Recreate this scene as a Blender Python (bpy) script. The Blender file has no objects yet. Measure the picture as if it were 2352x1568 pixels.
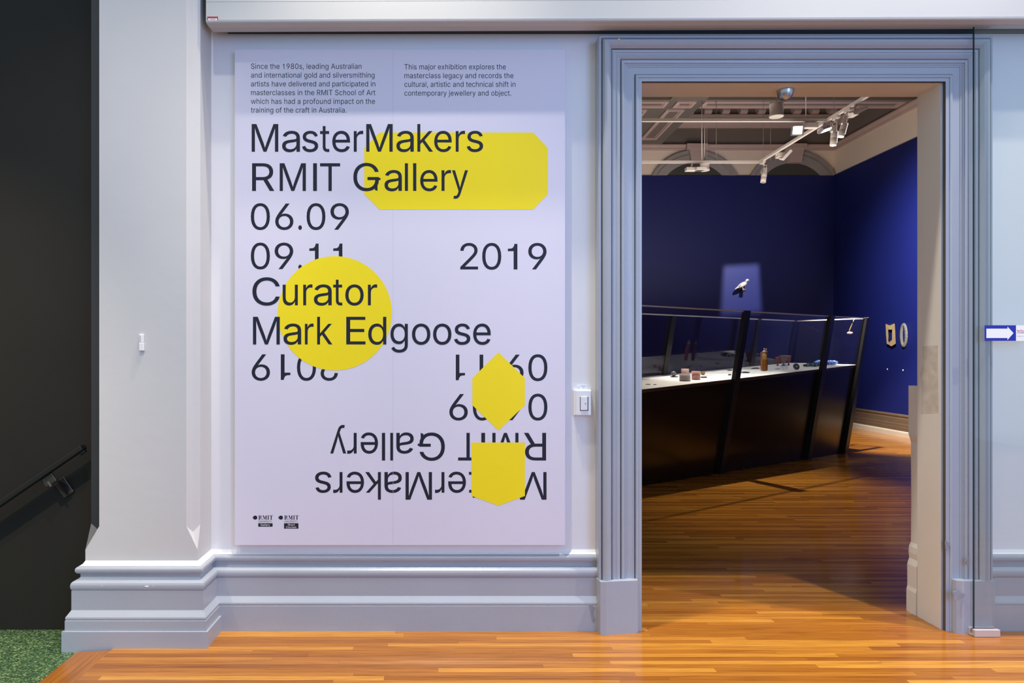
import bpy, bmesh, math, random
from mathutils import Vector, Matrix

random.seed(7)
S = bpy.context.scene
COL = S.collection

# ------------------------------------------------------------------ camera, world, lights, exposure
F = 1558.0            # focal length in pixels of the 2352 x 1568 frame
CX, CY = 1035.0, 808.0
H = 1.318             # camera height above the timber floor
cam_data = bpy.data.cameras.new('camera')
cam_data.sensor_fit = 'HORIZONTAL'
cam_data.sensor_width = 36.0
cam_data.lens = 36.0 * F / 2352.0
cam_data.shift_x = (1176.0 - CX) / 2352.0
cam_data.shift_y = (CY - 784.0) / 2352.0
cam_data.clip_start = 0.05
cam = bpy.data.objects.new('camera', cam_data)
cam.location = (0, 0, H)
cam.rotation_euler = (math.pi / 2, 0, 0)
COL.objects.link(cam)
S.camera = cam

S.view_settings.view_transform = 'Standard'
S.view_settings.look = 'None'
S.view_settings.gamma = 1.0
S.view_settings.use_curve_mapping = False
S.view_settings.exposure = 0.0
S.cycles.use_denoising = True
S.cycles.max_bounces = 8
S.cycles.transparent_max_bounces = 24
S.cycles.sample_clamp_indirect = 4.0

W = bpy.data.worlds.new('world')
S.world = W
W.use_nodes = True
bg = W.node_tree.nodes['Background']
bg.inputs[0].default_value = (0.71, 0.86, 0.99, 1)
bg.inputs[1].default_value = 0.69


def light(name, kind, loc, target, power, color=(1, 1, 1), **kw):
    d = bpy.data.lights.new(name, kind)
    d.energy = power
    d.color = color
    for k, v in kw.items():
        setattr(d, k, v)
    o = bpy.data.objects.new(name, d)
    o.location = loc
    o.rotation_euler = (Vector(target) - Vector(loc)).to_track_quat('-Z', 'Y').to_euler()
    COL.objects.link(o)
    return o


R = math.radians
WARM = (1.0, 0.93, 0.84)
# hall: two track lamps washing the poster wall, two down lights over the threshold, a blue daylight window behind the camera
light('hall_poster_lamp', 'SPOT', (-0.3, 2.37, 5.1), (-0.25, 3.2, 0.2), 400, (1, .90, .80), spot_size=R(46), spot_blend=1.0, shadow_soft_size=0.035)
light('hall_frame_lamp', 'SPOT', (2.7, 2.37, 5.1), (1.3, 3.2, 0.5), 500, (1, .90, .80), spot_size=R(58), spot_blend=1.0, shadow_soft_size=0.035)
light('hall_pilaster_lamp', 'SPOT', (-0.9, 1.3, 4.8), (-1.75, 3.1, 1.2), 240, (1, .90, .79), spot_size=R(44), spot_blend=1.0, shadow_soft_size=0.05)
light('hall_stair_lamp', 'SPOT', (-2.6, 0.8, 3.8), (-2.7, 3.2, 0.5), 430, (1, .84, .62), spot_size=R(52), spot_blend=1.0, shadow_soft_size=0.05)
light('hall_down_lamp_a', 'SPOT', (0.05, 2.72, 5.4), (0.6, 2.95, 0.0), 600, (1, .91, .74), spot_size=R(75), spot_blend=0.8, shadow_soft_size=0.05)
light('hall_down_lamp_b', 'SPOT', (3.15, 2.72, 5.4), (2.6, 2.95, 0.0), 140, (1, .85, .65), spot_size=R(75), spot_blend=0.8, shadow_soft_size=0.05)
light('hall_right_fill', 'SPOT', (4.5, 2.1, 5.1), (3.2, 3.2, 0.45), 740, (1, .88, .72), spot_size=R(50), spot_blend=0.9, shadow_soft_size=0.035)  # added unseen fill, brightens and warms the wall behind the glass door
light('hall_daylight_window', 'AREA', (3.6, -3.2, 2.6), (0.9, 3.2, 1.2), 175, (0.22, 0.42, 1.0), shape='RECTANGLE', size=2.6, size_y=3.2)


# ------------------------------------------------------------------ helpers
def P(px, py, Y):
    """point of the frame's pixel at depth Y"""
    return Vector(((px - CX) * Y / F, Y, H - (py - CY) * Y / F))


def Pz(px, py, z):
    Y = (H - z) * F / (py - CY)
    return P(px, py, Y)


def Px(px, py, X):
    Y = X * F / (px - CX)
    return P(px, py, Y)


def lin(c):
    return tuple(((v / 255) / 12.92 if v / 255 <= 0.04045 else ((v / 255 + 0.055) / 1.055) ** 2.4) for v in c)


class NT:
    def __init__(self, m):
        m.use_nodes = True
        self.t = m.node_tree
        self.b = self.t.nodes['Principled BSDF']
        self.out = self.t.nodes['Material Output']

    def n(self, kind, **kw):
        x = self.t.nodes.new(kind)
        for k, v in kw.items():
            if k == 'op':
                x.operation = v
            elif k.startswith('i_'):
                x.inputs[k[2:].replace('_', ' ')].default_value = v
            elif k[0] == 'I' and k[1:].isdigit():
                x.inputs[int(k[1:])].default_value = v
            else:
                setattr(x, k, v)
        return x

    def l(self, a, b):
        self.t.links.new(a, b)

    def math(self, op, a, b=None, c=None):
        x = self.t.nodes.new('ShaderNodeMath')
        x.operation = op
        for i, v in enumerate((a, b, c)):
            if v is None:
                continue
            if isinstance(v, (int, float)):
                x.inputs[i].default_value = v
            else:
                self.l(v, x.inputs[i])
        return x.outputs[0]

    def ramp(self, fac, stops, mode='LINEAR'):
        r = self.t.nodes.new('ShaderNodeValToRGB')
        r.color_ramp.interpolation = mode
        e = r.color_ramp.elements
        while len(e) < len(stops):
            e.new(0.5)
        for el, (p, c) in zip(e, stops):
            el.position = p
            el.color = (*c, 1)
        self.l(fac, r.inputs[0])
        return r.outputs[0]

    def mix(self, fac, a, b, blend='MIX'):
        x = self.t.nodes.new('ShaderNodeMix')
        x.data_type = 'RGBA'
        x.blend_type = blend
        for i, v in ((0, fac), (6, a), (7, b)):
            if isinstance(v, (int, float)):
                x.inputs[i].default_value = v
            elif isinstance(v, tuple):
                x.inputs[i].default_value = (*v, 1)
            else:
                self.l(v, x.inputs[i])
        return x.outputs[2]


MATS = {}


def mat(name, color, rough=0.5, var=0.05, vscale=3.0, bump=0.0, bscale=60.0, metallic=0.0, spec=0.5, coat=0.0, emit=0.0, stretch=(1, 1, 1)):
    """painted or plain surface: base colour with faint uneven tone and fine bump"""
    if name in MATS:
        return MATS[name]
    m = bpy.data.materials.new(name)
    t = NT(m)
    b = t.b
    tc = t.n('ShaderNodeTexCoord')
    mp = t.n('ShaderNodeMapping')
    mp.inputs['Scale'].default_value = stretch
    t.l(tc.outputs['Object'], mp.inputs[0])
    no = t.n('ShaderNodeTexNoise', i_Scale=vscale, i_Detail=4.0)
    t.l(mp.outputs[0], no.inputs['Vector'])
    lo = tuple(max(0, c * (1 - var)) for c in color)
    hi = tuple(min(1, c * (1 + var)) for c in color)
    t.l(t.ramp(no.outputs[0], [(0.3, lo), (0.7, hi)]), b.inputs['Base Color'])
    b.inputs['Roughness'].default_value = rough
    b.inputs['Metallic'].default_value = metallic
    b.inputs['Specular IOR Level'].default_value = spec
    b.inputs['Coat Weight'].default_value = coat
    b.inputs['Coat Roughness'].default_value = 0.12
    if bump:
        n2 = t.n('ShaderNodeTexNoise', i_Scale=bscale, i_Detail=3.0)
        t.l(mp.outputs[0], n2.inputs['Vector'])
        bp = t.n('ShaderNodeBump', i_Strength=bump, i_Distance=0.002)
        t.l(n2.outputs[0], bp.inputs['Height'])
        t.l(bp.outputs[0], b.inputs['Normal'])
    if emit:
        b.inputs['Emission Color'].default_value = (*color, 1)
        b.inputs['Emission Strength'].default_value = emit
    MATS[name] = m
    return m


def glass_mat(name, tint, refl=1.0, base=0.04):
    m = bpy.data.materials.new(name)
    t = NT(m)
    t.t.nodes.remove(t.b)
    tr = t.n('ShaderNodeBsdfTransparent')
    tr.inputs[0].default_value = (*tint, 1)
    gl = t.n('ShaderNodeBsdfGlossy')
    gl.inputs['Roughness'].default_value = 0.0
    lw = t.n('ShaderNodeLayerWeight', i_Blend=0.5)
    f5 = t.math('POWER', lw.outputs['Facing'], 5.0)
    fr = t.math('MULTIPLY_ADD', f5, (1 - base) * refl, base * refl)
    mx = t.n('ShaderNodeMixShader')
    t.l(fr, mx.inputs[0])
    t.l(tr.outputs[0], mx.inputs[1])
    t.l(gl.outputs[0], mx.inputs[2])
    t.l(mx.outputs[0], t.out.inputs['Surface'])
    return m


def wood_floor_mat():
    m = bpy.data.materials.new('strip_timber_floor')
    t = NT(m)
    tc = t.n('ShaderNodeTexCoord')
    sp = t.n('ShaderNodeSeparateXYZ')
    t.l(tc.outputs['Object'], sp.inputs[0])
    x, y = sp.outputs[0], sp.outputs[1]
    w = 0.0345
    row = t.math('FLOOR', t.math('DIVIDE', y, w))
    wn = t.n('ShaderNodeTexWhiteNoise', noise_dimensions='1D')
    t.l(row, wn.inputs['W'])
    u = t.math('DIVIDE', t.math('MULTIPLY_ADD', wn.outputs[0], 9.0, x), 1.15)
    colm = t.math('FLOOR', u)
    cv = t.n('ShaderNodeCombineXYZ')
    t.l(row, cv.inputs[0])
    t.l(colm, cv.inputs[1])
    wn2 = t.n('ShaderNodeTexWhiteNoise', noise_dimensions='2D')
    t.l(cv.outputs[0], wn2.inputs['Vector'])
    base = t.ramp(wn2.outputs[0], [(0.0, FLOOR[0]), (0.25, FLOOR[1]), (0.5, FLOOR[2]), (0.75, FLOOR[3]), (1.0, FLOOR[4])])
    # grain stretched along the boards, different on each board
    mp = t.n('ShaderNodeMapping')
    mp.inputs['Scale'].default_value = (1.6, 60, 1)
    off = t.n('ShaderNodeCombineXYZ')
    t.l(t.math('MULTIPLY', wn2.outputs[0], 37.0), off.inputs[0])
    t.l(t.math('MULTIPLY', wn.outputs[0], 11.0), off.inputs[2])
    t.l(off.outputs[0], mp.inputs['Location'])
    t.l(tc.outputs['Object'], mp.inputs[0])
    g = t.n('ShaderNodeTexNoise', i_Scale=2.2, i_Detail=6.0, i_Roughness=0.62)
    t.l(mp.outputs[0], g.inputs['Vector'])
    gr = t.ramp(g.outputs[0], [(0.3, (0.60, 0.50, 0.42)), (0.52, (1.0, 1.0, 1.0)), (0.75, (1.22, 1.2, 1.12))])
    colr = t.mix(1.0, base, gr, 'MULTIPLY')
    # fine joints
    fy = t.math('FRACT', t.math('DIVIDE', y, w))
    ey = t.math('MINIMUM', fy, t.math('SUBTRACT', 1.0, fy))
    fx = t.math('FRACT', u)
    ex = t.math('MULTIPLY', t.math('MINIMUM', fx, t.math('SUBTRACT', 1.0, fx)), 33.0)
    e = t.math('MINIMUM', ey, ex)
    j = t.math('SUBTRACT', 1.0, t.math('SMOOTH_MIN', t.math('DIVIDE', e, 0.03), 1.0, 0.3))
    colr = t.mix(t.math('MULTIPLY', t.math('MAXIMUM', j, 0.0), 0.55), colr, (0.06, 0.025, 0.008))
    t.l(colr, t.b.inputs['Base Color'])
    rn = t.n('ShaderNodeTexNoise', i_Scale=3.0, i_Detail=3.0)
    t.l(tc.outputs['Object'], rn.inputs['Vector'])
    t.l(t.math('MULTIPLY_ADD', rn.outputs[0], 0.10, 0.10), t.b.inputs['Roughness'])
    t.b.inputs['Specular IOR Level'].default_value = 0.42
    bp = t.n('ShaderNodeBump', i_Strength=0.12, i_Distance=0.001)
    t.l(t.math('ADD', g.outputs[0], t.math('MULTIPLY', t.math('MAXIMUM', j, 0.0), -1.0)), bp.inputs['Height'])
    t.l(bp.outputs[0], t.b.inputs['Normal'])
    return m


FLOOR = [(0.29, 0.098, 0.014), (0.41, 0.155, 0.019), (0.36, 0.128, 0.017), (0.49, 0.20, 0.026), (0.60, 0.275, 0.042)]


def terrazzo_mat():
    m = bpy.data.materials.new('green_terrazzo')
    t = NT(m)
    tc = t.n('ShaderNodeTexCoord')
    v = t.n('ShaderNodeTexVoronoi', i_Scale=150.0, i_Randomness=1.0)
    t.l(tc.outputs['Object'], v.inputs['Vector'])
    s = t.n('ShaderNodeSeparateColor')
    t.l(v.outputs['Color'], s.inputs[0])
    c = t.ramp(s.outputs[0], [(0.0, lin((38, 52, 36))), (0.2, lin((60, 86, 58))), (0.5, lin((78, 108, 74))), (0.8, lin((96, 126, 84))), (0.97, lin((150, 168, 116)))])
    d = t.ramp(v.outputs['Distance'], [(0.45, (1, 1, 1)), (0.75, (0.45, 0.5, 0.42))])
    t.l(t.mix(1.0, c, d, 'MULTIPLY'), t.b.inputs['Base Color'])
    t.b.inputs['Roughness'].default_value = 0.45
    return m


class MB:
    """collects shapes and links them as one mesh object"""

    def __init__(self):
        self.bm = bmesh.new()

    def poly(self, pts, mi=0):
        f = self.bm.faces.new([self.bm.verts.new(p) for p in pts])
        f.material_index = mi
        return f

    def box(self, x0, x1, y0, y1, z0, z1, M=None, mi=0, bevel=0.0):
        tmp = bmesh.new()
        bmesh.ops.create_cube(tmp, size=1)
        bmesh.ops.scale(tmp, vec=(abs(x1 - x0), abs(y1 - y0), abs(z1 - z0)), verts=tmp.verts)
        if bevel:
            bmesh.ops.bevel(tmp, geom=tmp.edges[:], offset=bevel, segments=2, affect='EDGES', profile=0.5)
        bmesh.ops.translate(tmp, vec=((x0 + x1) / 2, (y0 + y1) / 2, (z0 + z1) / 2), verts=tmp.verts)
        if M:
            tmp.transform(M)
        self.merge(tmp, mi)
        return self

    def merge(self, tmp, mi=0):
        vm = {}
        for v in tmp.verts:
            vm[v] = self.bm.verts.new(v.co)
        for f in tmp.faces:
            try:
                nf = self.bm.faces.new([vm[v] for v in f.verts])
                nf.material_index = mi
                nf.smooth = f.smooth
            except ValueError:
                pass
        tmp.free()

    def prism(self, poly, fn0, fn1, mi=0):
        """closed polygon pushed between two placements"""
        a = [self.bm.verts.new(fn0(p)) for p in poly]
        b = [self.bm.verts.new(fn1(p)) for p in poly]
        n = len(poly)
        fs = [self.bm.faces.new(a), self.bm.faces.new(b[::-1])]
        for i in range(n):
            fs.append(self.bm.faces.new((a[i], b[i], b[(i + 1) % n], a[(i + 1) % n])))
        for f in fs:
            f.material_index = mi
        return self

    def rings(self, rings, cap=True, mi=0, smooth=True, closed=True):
        """loft through rings of equal count"""
        vs = [[self.bm.verts.new(p) for p in r] for r in rings]
        n = len(rings[0])
        for a, b in zip(vs, vs[1:]):
            for i in range(n if closed else n - 1):
                f = self.bm.faces.new((a[i], a[(i + 1) % n], b[(i + 1) % n], b[i]))
                f.material_index = mi
                f.smooth = smooth
        if cap and closed:
            for r in (vs[0][::-1], vs[-1]):
                f = self.bm.faces.new(r)
                f.material_index = mi
        return self

    def tube(self, pts, r, n=10, mi=0, smooth=True):
        pts = [Vector(p) for p in pts]
        rr = r if isinstance(r, (list, tuple)) else [r] * len(pts)
        rings = []
        for i, p in enumerate(pts):
            d = (pts[min(i + 1, len(pts) - 1)] - pts[max(i - 1, 0)]).normalized()
            u = d.cross(Vector((0, 0, 1)) if abs(d.z) < 0.9 else Vector((1, 0, 0))).normalized()
            v = d.cross(u)
            rings.append([p + (u * math.cos(2 * math.pi * k / n) + v * math.sin(2 * math.pi * k / n)) * rr[i] for k in range(n)])
        return self.rings(rings, mi=mi, smooth=smooth)

    def lathe(self, prof, M=None, n=24, mi=0, smooth=True):
        """profile (radius, height) about the z axis"""
        rings = []
        for r, z in prof:
            ring = [Vector((max(r, 1e-5) * math.cos(2 * math.pi * k / n), max(r, 1e-5) * math.sin(2 * math.pi * k / n), z)) for k in range(n)]
            rings.append([M @ p for p in ring] if M else ring)
        return self.rings(rings, mi=mi, smooth=smooth)

    def ball(self, c, r, sc=(1, 1, 1), mi=0, u=16, v=10, M=None):
        tmp = bmesh.new()
        bmesh.ops.create_uvsphere(tmp, u_segments=u, v_segments=v, radius=r)
        bmesh.ops.scale(tmp, vec=sc, verts=tmp.verts)
        if M:
            tmp.transform(M)
        bmesh.ops.translate(tmp, vec=c, verts=tmp.verts)
        for f in tmp.faces:
            f.smooth = True
        self.merge(tmp, mi)
        return self

    def torus(self, M, R0, r, n=28, k=8, sx=1.0, sy=1.0, mi=0):
        rings = []
        for i in range(n + 1):
            a = 2 * math.pi * i / n
            c = Vector((math.cos(a) * R0 * sx, math.sin(a) * R0 * sy, 0))
            d = Vector((math.cos(a), math.sin(a), 0))
            rings.append([M @ (c + d * (r * math.cos(2 * math.pi * j / k)) + Vector((0, 0, r * math.sin(2 * math.pi * j / k)))) for j in range(k)])
        return self.rings(rings, cap=False, mi=mi)

    def build(self, name, mats, parent=None, origin=None, recalc=True):
        bm = self.bm
        if recalc:
            bmesh.ops.recalc_face_normals(bm, faces=bm.faces)
        if parent is not None:
            origin = Vector(parent['_o'])
        if origin is not None:
            bmesh.ops.translate(bm, vec=-Vector(origin), verts=bm.verts)
        me = bpy.data.meshes.new(name)
        bm.to_mesh(me)
        bm.free()
        for m in (mats if isinstance(mats, (list, tuple)) else [mats]):
            me.materials.append(m)
        o = bpy.data.objects.new(name, me)
        COL.objects.link(o)
        if parent is not None:
            o.parent = parent
            o['_o'] = tuple(origin)
        elif origin is not None:
            o.location = origin
            o['_o'] = tuple(origin)
        else:
            o['_o'] = (0, 0, 0)
        return o


def thing(name, label, cat, loc=(0, 0, 0), group=None, kind=None):
    o = bpy.data.objects.new(name, None)
    o.empty_display_size = 0.05
    COL.objects.link(o)
    o.location = loc
    o.matrix_world = Matrix.Translation(Vector(loc))
    o['_o'] = tuple(loc)
    return tag(o, label, cat, group, kind)


def tag(o, label=None, cat=None, group=None, kind=None):
    if label:
        o['label'] = label
    if cat:
        o['category'] = cat
    if group:
        o['group'] = group
    if kind:
        o['kind'] = kind
    return o


def sub(mb, name, mats, parent, label=None):
    o = mb.build(name, mats, parent)
    if label:
        o['label'] = label
    return o


def sweep(mb, prof, path, normals=None, z_from=None, mi=0, cap=True):
    """mouldings: profile (out, z) carried along a plan path, mitred; 'out' is to the right-hand side of travel turned by normals"""
    n = len(path)
    P2 = [Vector(p) for p in path]
    offs = []
    for i in range(n):
        ns = []
        if i > 0:
            d = (P2[i] - P2[i - 1]).normalized()
            ns.append(Vector((d.y, -d.x)))
        if i < n - 1:
            d = (P2[i + 1] - P2[i]).normalized()
            ns.append(Vector((d.y, -d.x)))
        if len(ns) == 1:
            offs.append(ns[0])
        else:
            m = (ns[0] + ns[1])
            m = m / m.dot(ns[0])
            offs.append(m)
    rows = []
    for p, o in zip(P2, offs):
        rows.append([Vector((p.x + o.x * d, p.y + o.y * d, z)) for d, z in prof])
    mb.rings(rows, cap=False, closed=False, mi=mi, smooth=False)
    if cap:
        for r in (rows[0], rows[-1]):
            if len(r) > 2:
                mb.poly(r, mi)
    return mb

GLYPHS={
',':(376,'75,-239 135,142 274,142 169,-239'),
'.':(376,'191,-9 156,-2 126,18 106,47 99,82 106,117 126,147 156,167 191,173 226,167 255,147 275,117 282,82 275,47 255,18 226,-2'),
'0':(906,'453,-14 382,-7 317,14 260,48 189,124 138,227 106,355 96,508 106,661 138,790 190,893 261,969 318,1003 382,1024 453,1031 525,1024 589,1003 646,969 716,893 768,790 800,661 811,508 800,355 769,227 717,124 647,48 590,14 525,-7|453,99 522,111 580,147 627,207 660,287 681,388 688,508 681,629 660,730 627,811 580,870 522,907 453,919 384,907 326,870 280,811 246,730 225,629 219,508 225,388 246,287 280,207 326,147 384,111'),
'1':(906,'153,0 153,109 782,109 782,0|552,1017 552,0 425,0 425,897 419,897 172,716 172,854 397,1017'),
'2':(906,'128,0 128,95 468,457 564,565 598,610 621,653 636,697 640,743 634,794 615,837 585,872 546,898 500,914 447,919 392,913 344,895 306,866 278,827 260,779 254,724 131,724 141,810 172,885 222,946 286,992 363,1021 450,1031 536,1022 612,993 675,949 722,890 752,822 762,745 757,689 742,635 714,579 672,517 612,445 534,359 305,121 305,113 778,113 778,0'),
'4':(906,'79,211 79,317 494,1017 621,1017 217,332 217,325 826,325 826,211|563,0 563,635 686,635 686,0'),
'5':(906,'442,-14 356,-5 280,22 216,65 166,120 133,186 119,261 244,261 254,217 276,178 307,145 347,121 392,105 442,100 501,107 552,129 596,163 628,209 649,263 656,324 648,387 627,442 594,489 549,524 496,546 436,554 385,550 335,537 290,517 256,492 135,505 192,1017 733,1017 733,904 301,904 268,603 272,603 310,629 355,650 406,663 459,667 526,661 588,642 643,611 690,571 729,520 758,462 776,397 782,326 771,233 738,151 686,83 617,30 535,-3'),
'6':(906,'453,-14 363,-3 284,29 219,81 169,149 138,231 127,324 135,399 159,478 204,569 274,681 505,1017 644,1017 302,522 291,522 308,550 330,575 358,597 391,614 429,625 470,628 557,618 632,589 693,542 739,480 768,403 778,314 767,224 735,145 685,79 620,29 542,-3|453,97 509,104 557,125 598,159 629,203 648,255 655,314 648,374 629,427 598,470 557,503 509,524 453,531 397,524 348,503 307,471 276,428 256,376 250,317 256,256 276,203 307,159 348,125 397,104'),
'7':(906,'194,0 647,897 647,904 124,904 124,1017 781,1017 781,897 330,0'),
'8':(906,'453,-14 356,-4 271,23 201,66 148,124 115,192 104,270 110,333 130,390 161,441 202,482 251,512 305,529 305,534 238,564 185,616 152,683 141,761 151,834 181,900 229,954 292,996 367,1022 453,1031 537,1022 612,996 675,954 723,900 753,834 763,761 752,684 719,616 667,564 601,534 601,529 654,512 702,482 743,441 775,390 795,333 802,270 790,192 757,124 704,66 634,23 549,-4|453,98 516,104 569,121 613,147 646,183 666,227 673,277 666,331 645,377 611,416 566,446 512,464 453,470 392,464 338,446 294,416 259,377 238,331 231,277 238,227 258,183 290,147 335,121 389,104|453,579 504,584 548,601 586,626 614,661 632,703 638,751 633,799 615,840 587,874 550,899 505,915 453,920 400,915 355,899 317,874 289,840 271,799 266,751 271,703 289,661 318,626 355,601 401,584'),
'9':(906,'452,1031 542,1020 620,988 686,937 736,869 767,787 778,694 770,619 745,539 700,448 630,337 401,0 261,0 603,495 615,495 598,467 575,442 547,420 513,404 476,393 436,389 349,399 274,428 212,475 166,538 137,614 127,703 138,793 169,873 219,939 285,989 363,1020|452,920 397,913 348,892 307,859 277,815 257,762 251,703 257,644 277,591 307,547 348,515 397,494 452,487 508,494 557,514 598,547 629,590 648,642 655,701 648,761 629,814 598,858 558,892 508,913'),
'A':(959,'33,0 403,1017 552,1017 926,0 790,0 574,605 528,744 464,957 490,957 426,742 381,605 170,0|220,284 220,397 740,397 740,284'),
'C':(1020,'535,-14 450,-7 372,15 300,50 237,98 183,158 139,230 107,313 87,406 81,508 87,611 107,703 139,786 183,858 237,919 300,967 372,1003 450,1024 535,1031 610,1025 680,1009 746,981 804,942 854,894 896,837 926,771 946,696 817,696 801,746 779,789 750,826 715,857 675,881 631,898 584,908 535,912 446,900 367,864 301,807 250,728 218,628 207,508 218,389 250,289 301,210 368,153 446,118 535,106 584,109 631,120 675,137 715,161 750,192 779,229 801,272 817,321 946,321 927,247 896,181 855,124 805,76 746,37 681,9 610,-8'),
'D':(1004,'438,0 192,0 192,114 429,114 543,126 636,161 707,219 758,298 788,396 798,511 788,624 758,721 709,799 639,856 550,892 442,903 186,903 186,1017 451,1017 545,1011 630,990 705,957 770,910 824,852 867,782 909,658 923,511 909,363 867,237 823,167 768,108 701,61 624,27 536,7|249,1017 249,0 120,0 120,1017'),
'E':(837,'120,0 120,1017 745,1017 745,903 249,903 249,572 711,572 711,457 249,457 249,114 750,114 750,0'),
'G':(1041,'537,-14 450,-7 371,15 299,50 235,99 182,159 138,231 106,314 87,406 81,508 87,611 106,703 138,786 182,858 235,919 298,967 369,1003 446,1024 530,1031 608,1025 681,1007 747,978 806,939 857,890 898,833 929,768 948,697 816,697 798,744 774,786 746,823 712,854 674,879 631,897 583,908 531,912 444,900 366,865 301,807 250,728 218,628 207,508 218,389 250,290 302,211 368,153 448,118 537,106 618,115 689,142 748,187 792,247 820,320 830,405 869,398 565,398 565,511 956,511 956,400 942,283 902,182 837,99 753,38 652,-1'),
'I':(601,'62,0 62,114 236,114 236,903 62,903 62,1017 539,1017 539,903 365,903 365,114 539,114 539,0'),
'M':(1256,'120,0 120,1017 303,1017 554,374 575,318 598,245 623,168 643,98 615,98 636,165 660,242 684,316 705,374 953,1017 1136,1017 1136,0 1009,0 1009,654 1010,737 1014,914 1026,914 995,819 964,726 935,644 912,582 684,0 572,0 341,582 318,642 290,722 258,815 224,914 238,914 240,832 242,743 243,657 244,582 244,0'),
'N':(1047,'120,0 120,1017 272,1017 686,365 726,301 775,213 828,110 810,107 801,216 798,314 798,1017 927,1017 927,0 774,0 404,580 355,661 296,762 215,904 238,907 244,767 249,656 250,582 250,0'),
'O':(1067,'534,-14 450,-7 372,15 301,50 238,98 184,158 140,230 107,313 87,406 81,508 87,611 107,703 140,786 184,858 238,919 301,967 372,1003 450,1024 534,1031 618,1024 696,1003 767,967 830,919 884,858 928,786 960,703 980,611 986,508 980,406 960,313 928,230 884,158 830,98 767,50 696,15 618,-7|534,106 621,117 699,152 765,209 817,288 849,388 860,508 849,629 817,729 765,808 699,865 621,900 534,912 447,900 368,865 302,808 251,729 218,628 207,508 218,388 251,288 302,210 368,152 447,117'),
'R':(898,'120,0 120,1017 472,1017 579,1007 666,977 733,929 781,866 809,790 819,704 809,618 781,543 733,481 666,434 579,405 472,395 193,395 193,510 467,510 539,516 595,534 638,562 667,601 685,648 690,704 685,761 667,809 638,849 595,879 538,898 466,904 249,904 249,0|706,0 460,458 606,458 856,0'),
'S':(893,'447,-18 344,-9 255,18 182,62 128,120 92,191 76,273 209,273 221,219 247,175 285,142 333,117 388,103 447,98 513,104 572,121 621,147 659,184 683,228 691,279 684,323 664,358 632,386 592,409 543,428 490,445 367,479 256,521 172,578 134,626 111,681 104,745 115,826 150,896 204,953 275,996 360,1022 454,1031 549,1022 632,995 701,953 754,897 788,831 802,756 675,756 653,824 604,875 535,906 450,917 388,912 335,896 290,870 257,836 237,796 230,751 238,704 262,667 297,638 339,616 425,587 529,559 623,527 672,504 717,475 757,439 789,395 810,342 817,277 806,198 773,127 720,67 647,21 555,-8'),
'T':(897,'64,903 64,1017 834,1017 834,903 513,903 513,0 385,0 385,903'),
'U':(1034,'518,-16 405,-5 308,31 229,87 169,160 132,247 120,346 120,1017 249,1017 249,356 257,287 281,226 321,175 374,136 440,111 518,103 595,111 661,136 714,175 753,226 777,287 785,356 785,1017 914,1017 914,346 902,247 865,160 806,87 727,31 630,-5'),
'V':(959,'408,0 33,1017 169,1017 384,412 431,275 496,61 469,61 534,276 579,412 789,1017 926,1017 556,0'),
'Y':(944,'407,0 407,417 33,1017 182,1017 384,689 445,584 499,461 447,461 502,586 561,689 762,1017 910,1017 536,417 536,0'),
'a':(778,'320,-17 251,-10 189,10 136,43 95,89 69,147 61,216 67,275 86,322 116,358 155,386 200,407 251,421 356,440 467,453 505,460 531,470 546,486 551,509 551,513 547,557 533,593 511,622 480,644 440,657 391,662 341,657 298,645 263,625 235,602 214,575 200,548 82,582 114,644 157,692 209,727 266,751 327,764 388,769 431,766 478,759 526,744 572,721 612,687 645,640 666,580 673,503 673,0 553,0 553,104 545,104 528,77 504,49 472,23 431,2 380,-12|341,91 404,97 456,117 497,148 527,186 545,230 551,276 551,380 539,371 519,364 463,352 400,342 351,336 269,317 234,301 207,279 189,249 184,210 189,174 204,144 228,121 259,104 298,94'),
'b':(849,'459,-16 396,-10 345,8 305,33 276,62 236,117 224,117 224,0 105,0 105,1017 227,1017 227,638 236,638 275,691 304,720 343,745 394,763 458,769 548,757 626,721 691,663 740,585 770,489 780,378 770,265 740,169 691,91 626,32 548,-4|440,94 505,103 559,131 601,175 632,233 650,302 656,379 650,455 632,522 602,579 560,623 506,650 440,660 376,651 322,624 280,582 250,526 232,458 225,379 232,300 250,230 281,173 323,130 377,103'),
'c':(791,'414,-16 318,-4 234,33 164,92 112,170 79,265 68,375 79,486 112,582 164,661 234,720 318,756 414,769 469,765 520,754 567,736 610,712 648,681 680,644 705,601 723,554 606,524 595,552 581,578 562,601 540,621 514,638 484,650 451,657 414,660 346,650 290,620 247,575 217,517 199,449 193,375 199,302 217,235 247,177 290,132 346,103 414,93 452,95 485,103 515,116 541,132 564,153 583,177 598,205 608,234 726,205 708,156 682,112 650,75 612,43 569,17 521,-1 469,-13'),
'd':(849,'391,-16 301,-4 223,32 158,91 109,169 79,265 68,378 79,489 110,585 159,663 224,721 302,757 391,769 455,763 506,745 545,720 575,691 612,638 621,638 621,1017 744,1017 744,0 625,0 625,117 613,117 574,62 544,33 505,8 454,-10|409,94 473,103 526,130 568,173 599,230 617,300 623,379 617,458 599,526 569,582 527,624 473,651 409,660 343,650 289,623 247,579 217,522 199,455 193,379 199,302 217,233 248,175 290,131 344,103'),
'e':(808,'424,-16 321,-4 234,33 163,92 111,170 79,265 68,374 79,483 111,579 162,659 230,719 314,756 410,769 472,764 532,748 588,721 638,682 681,630 714,564 735,483 742,388 742,339 150,339 150,442 676,442 619,404 613,475 595,537 566,589 525,628 473,652 410,660 346,652 293,627 250,588 218,539 198,483 192,422 192,355 199,277 221,212 256,161 302,123 359,100 425,92 468,96 507,105 542,122 571,145 594,175 611,211 730,182 706,126 670,79 623,39 565,9 499,-10'),
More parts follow.
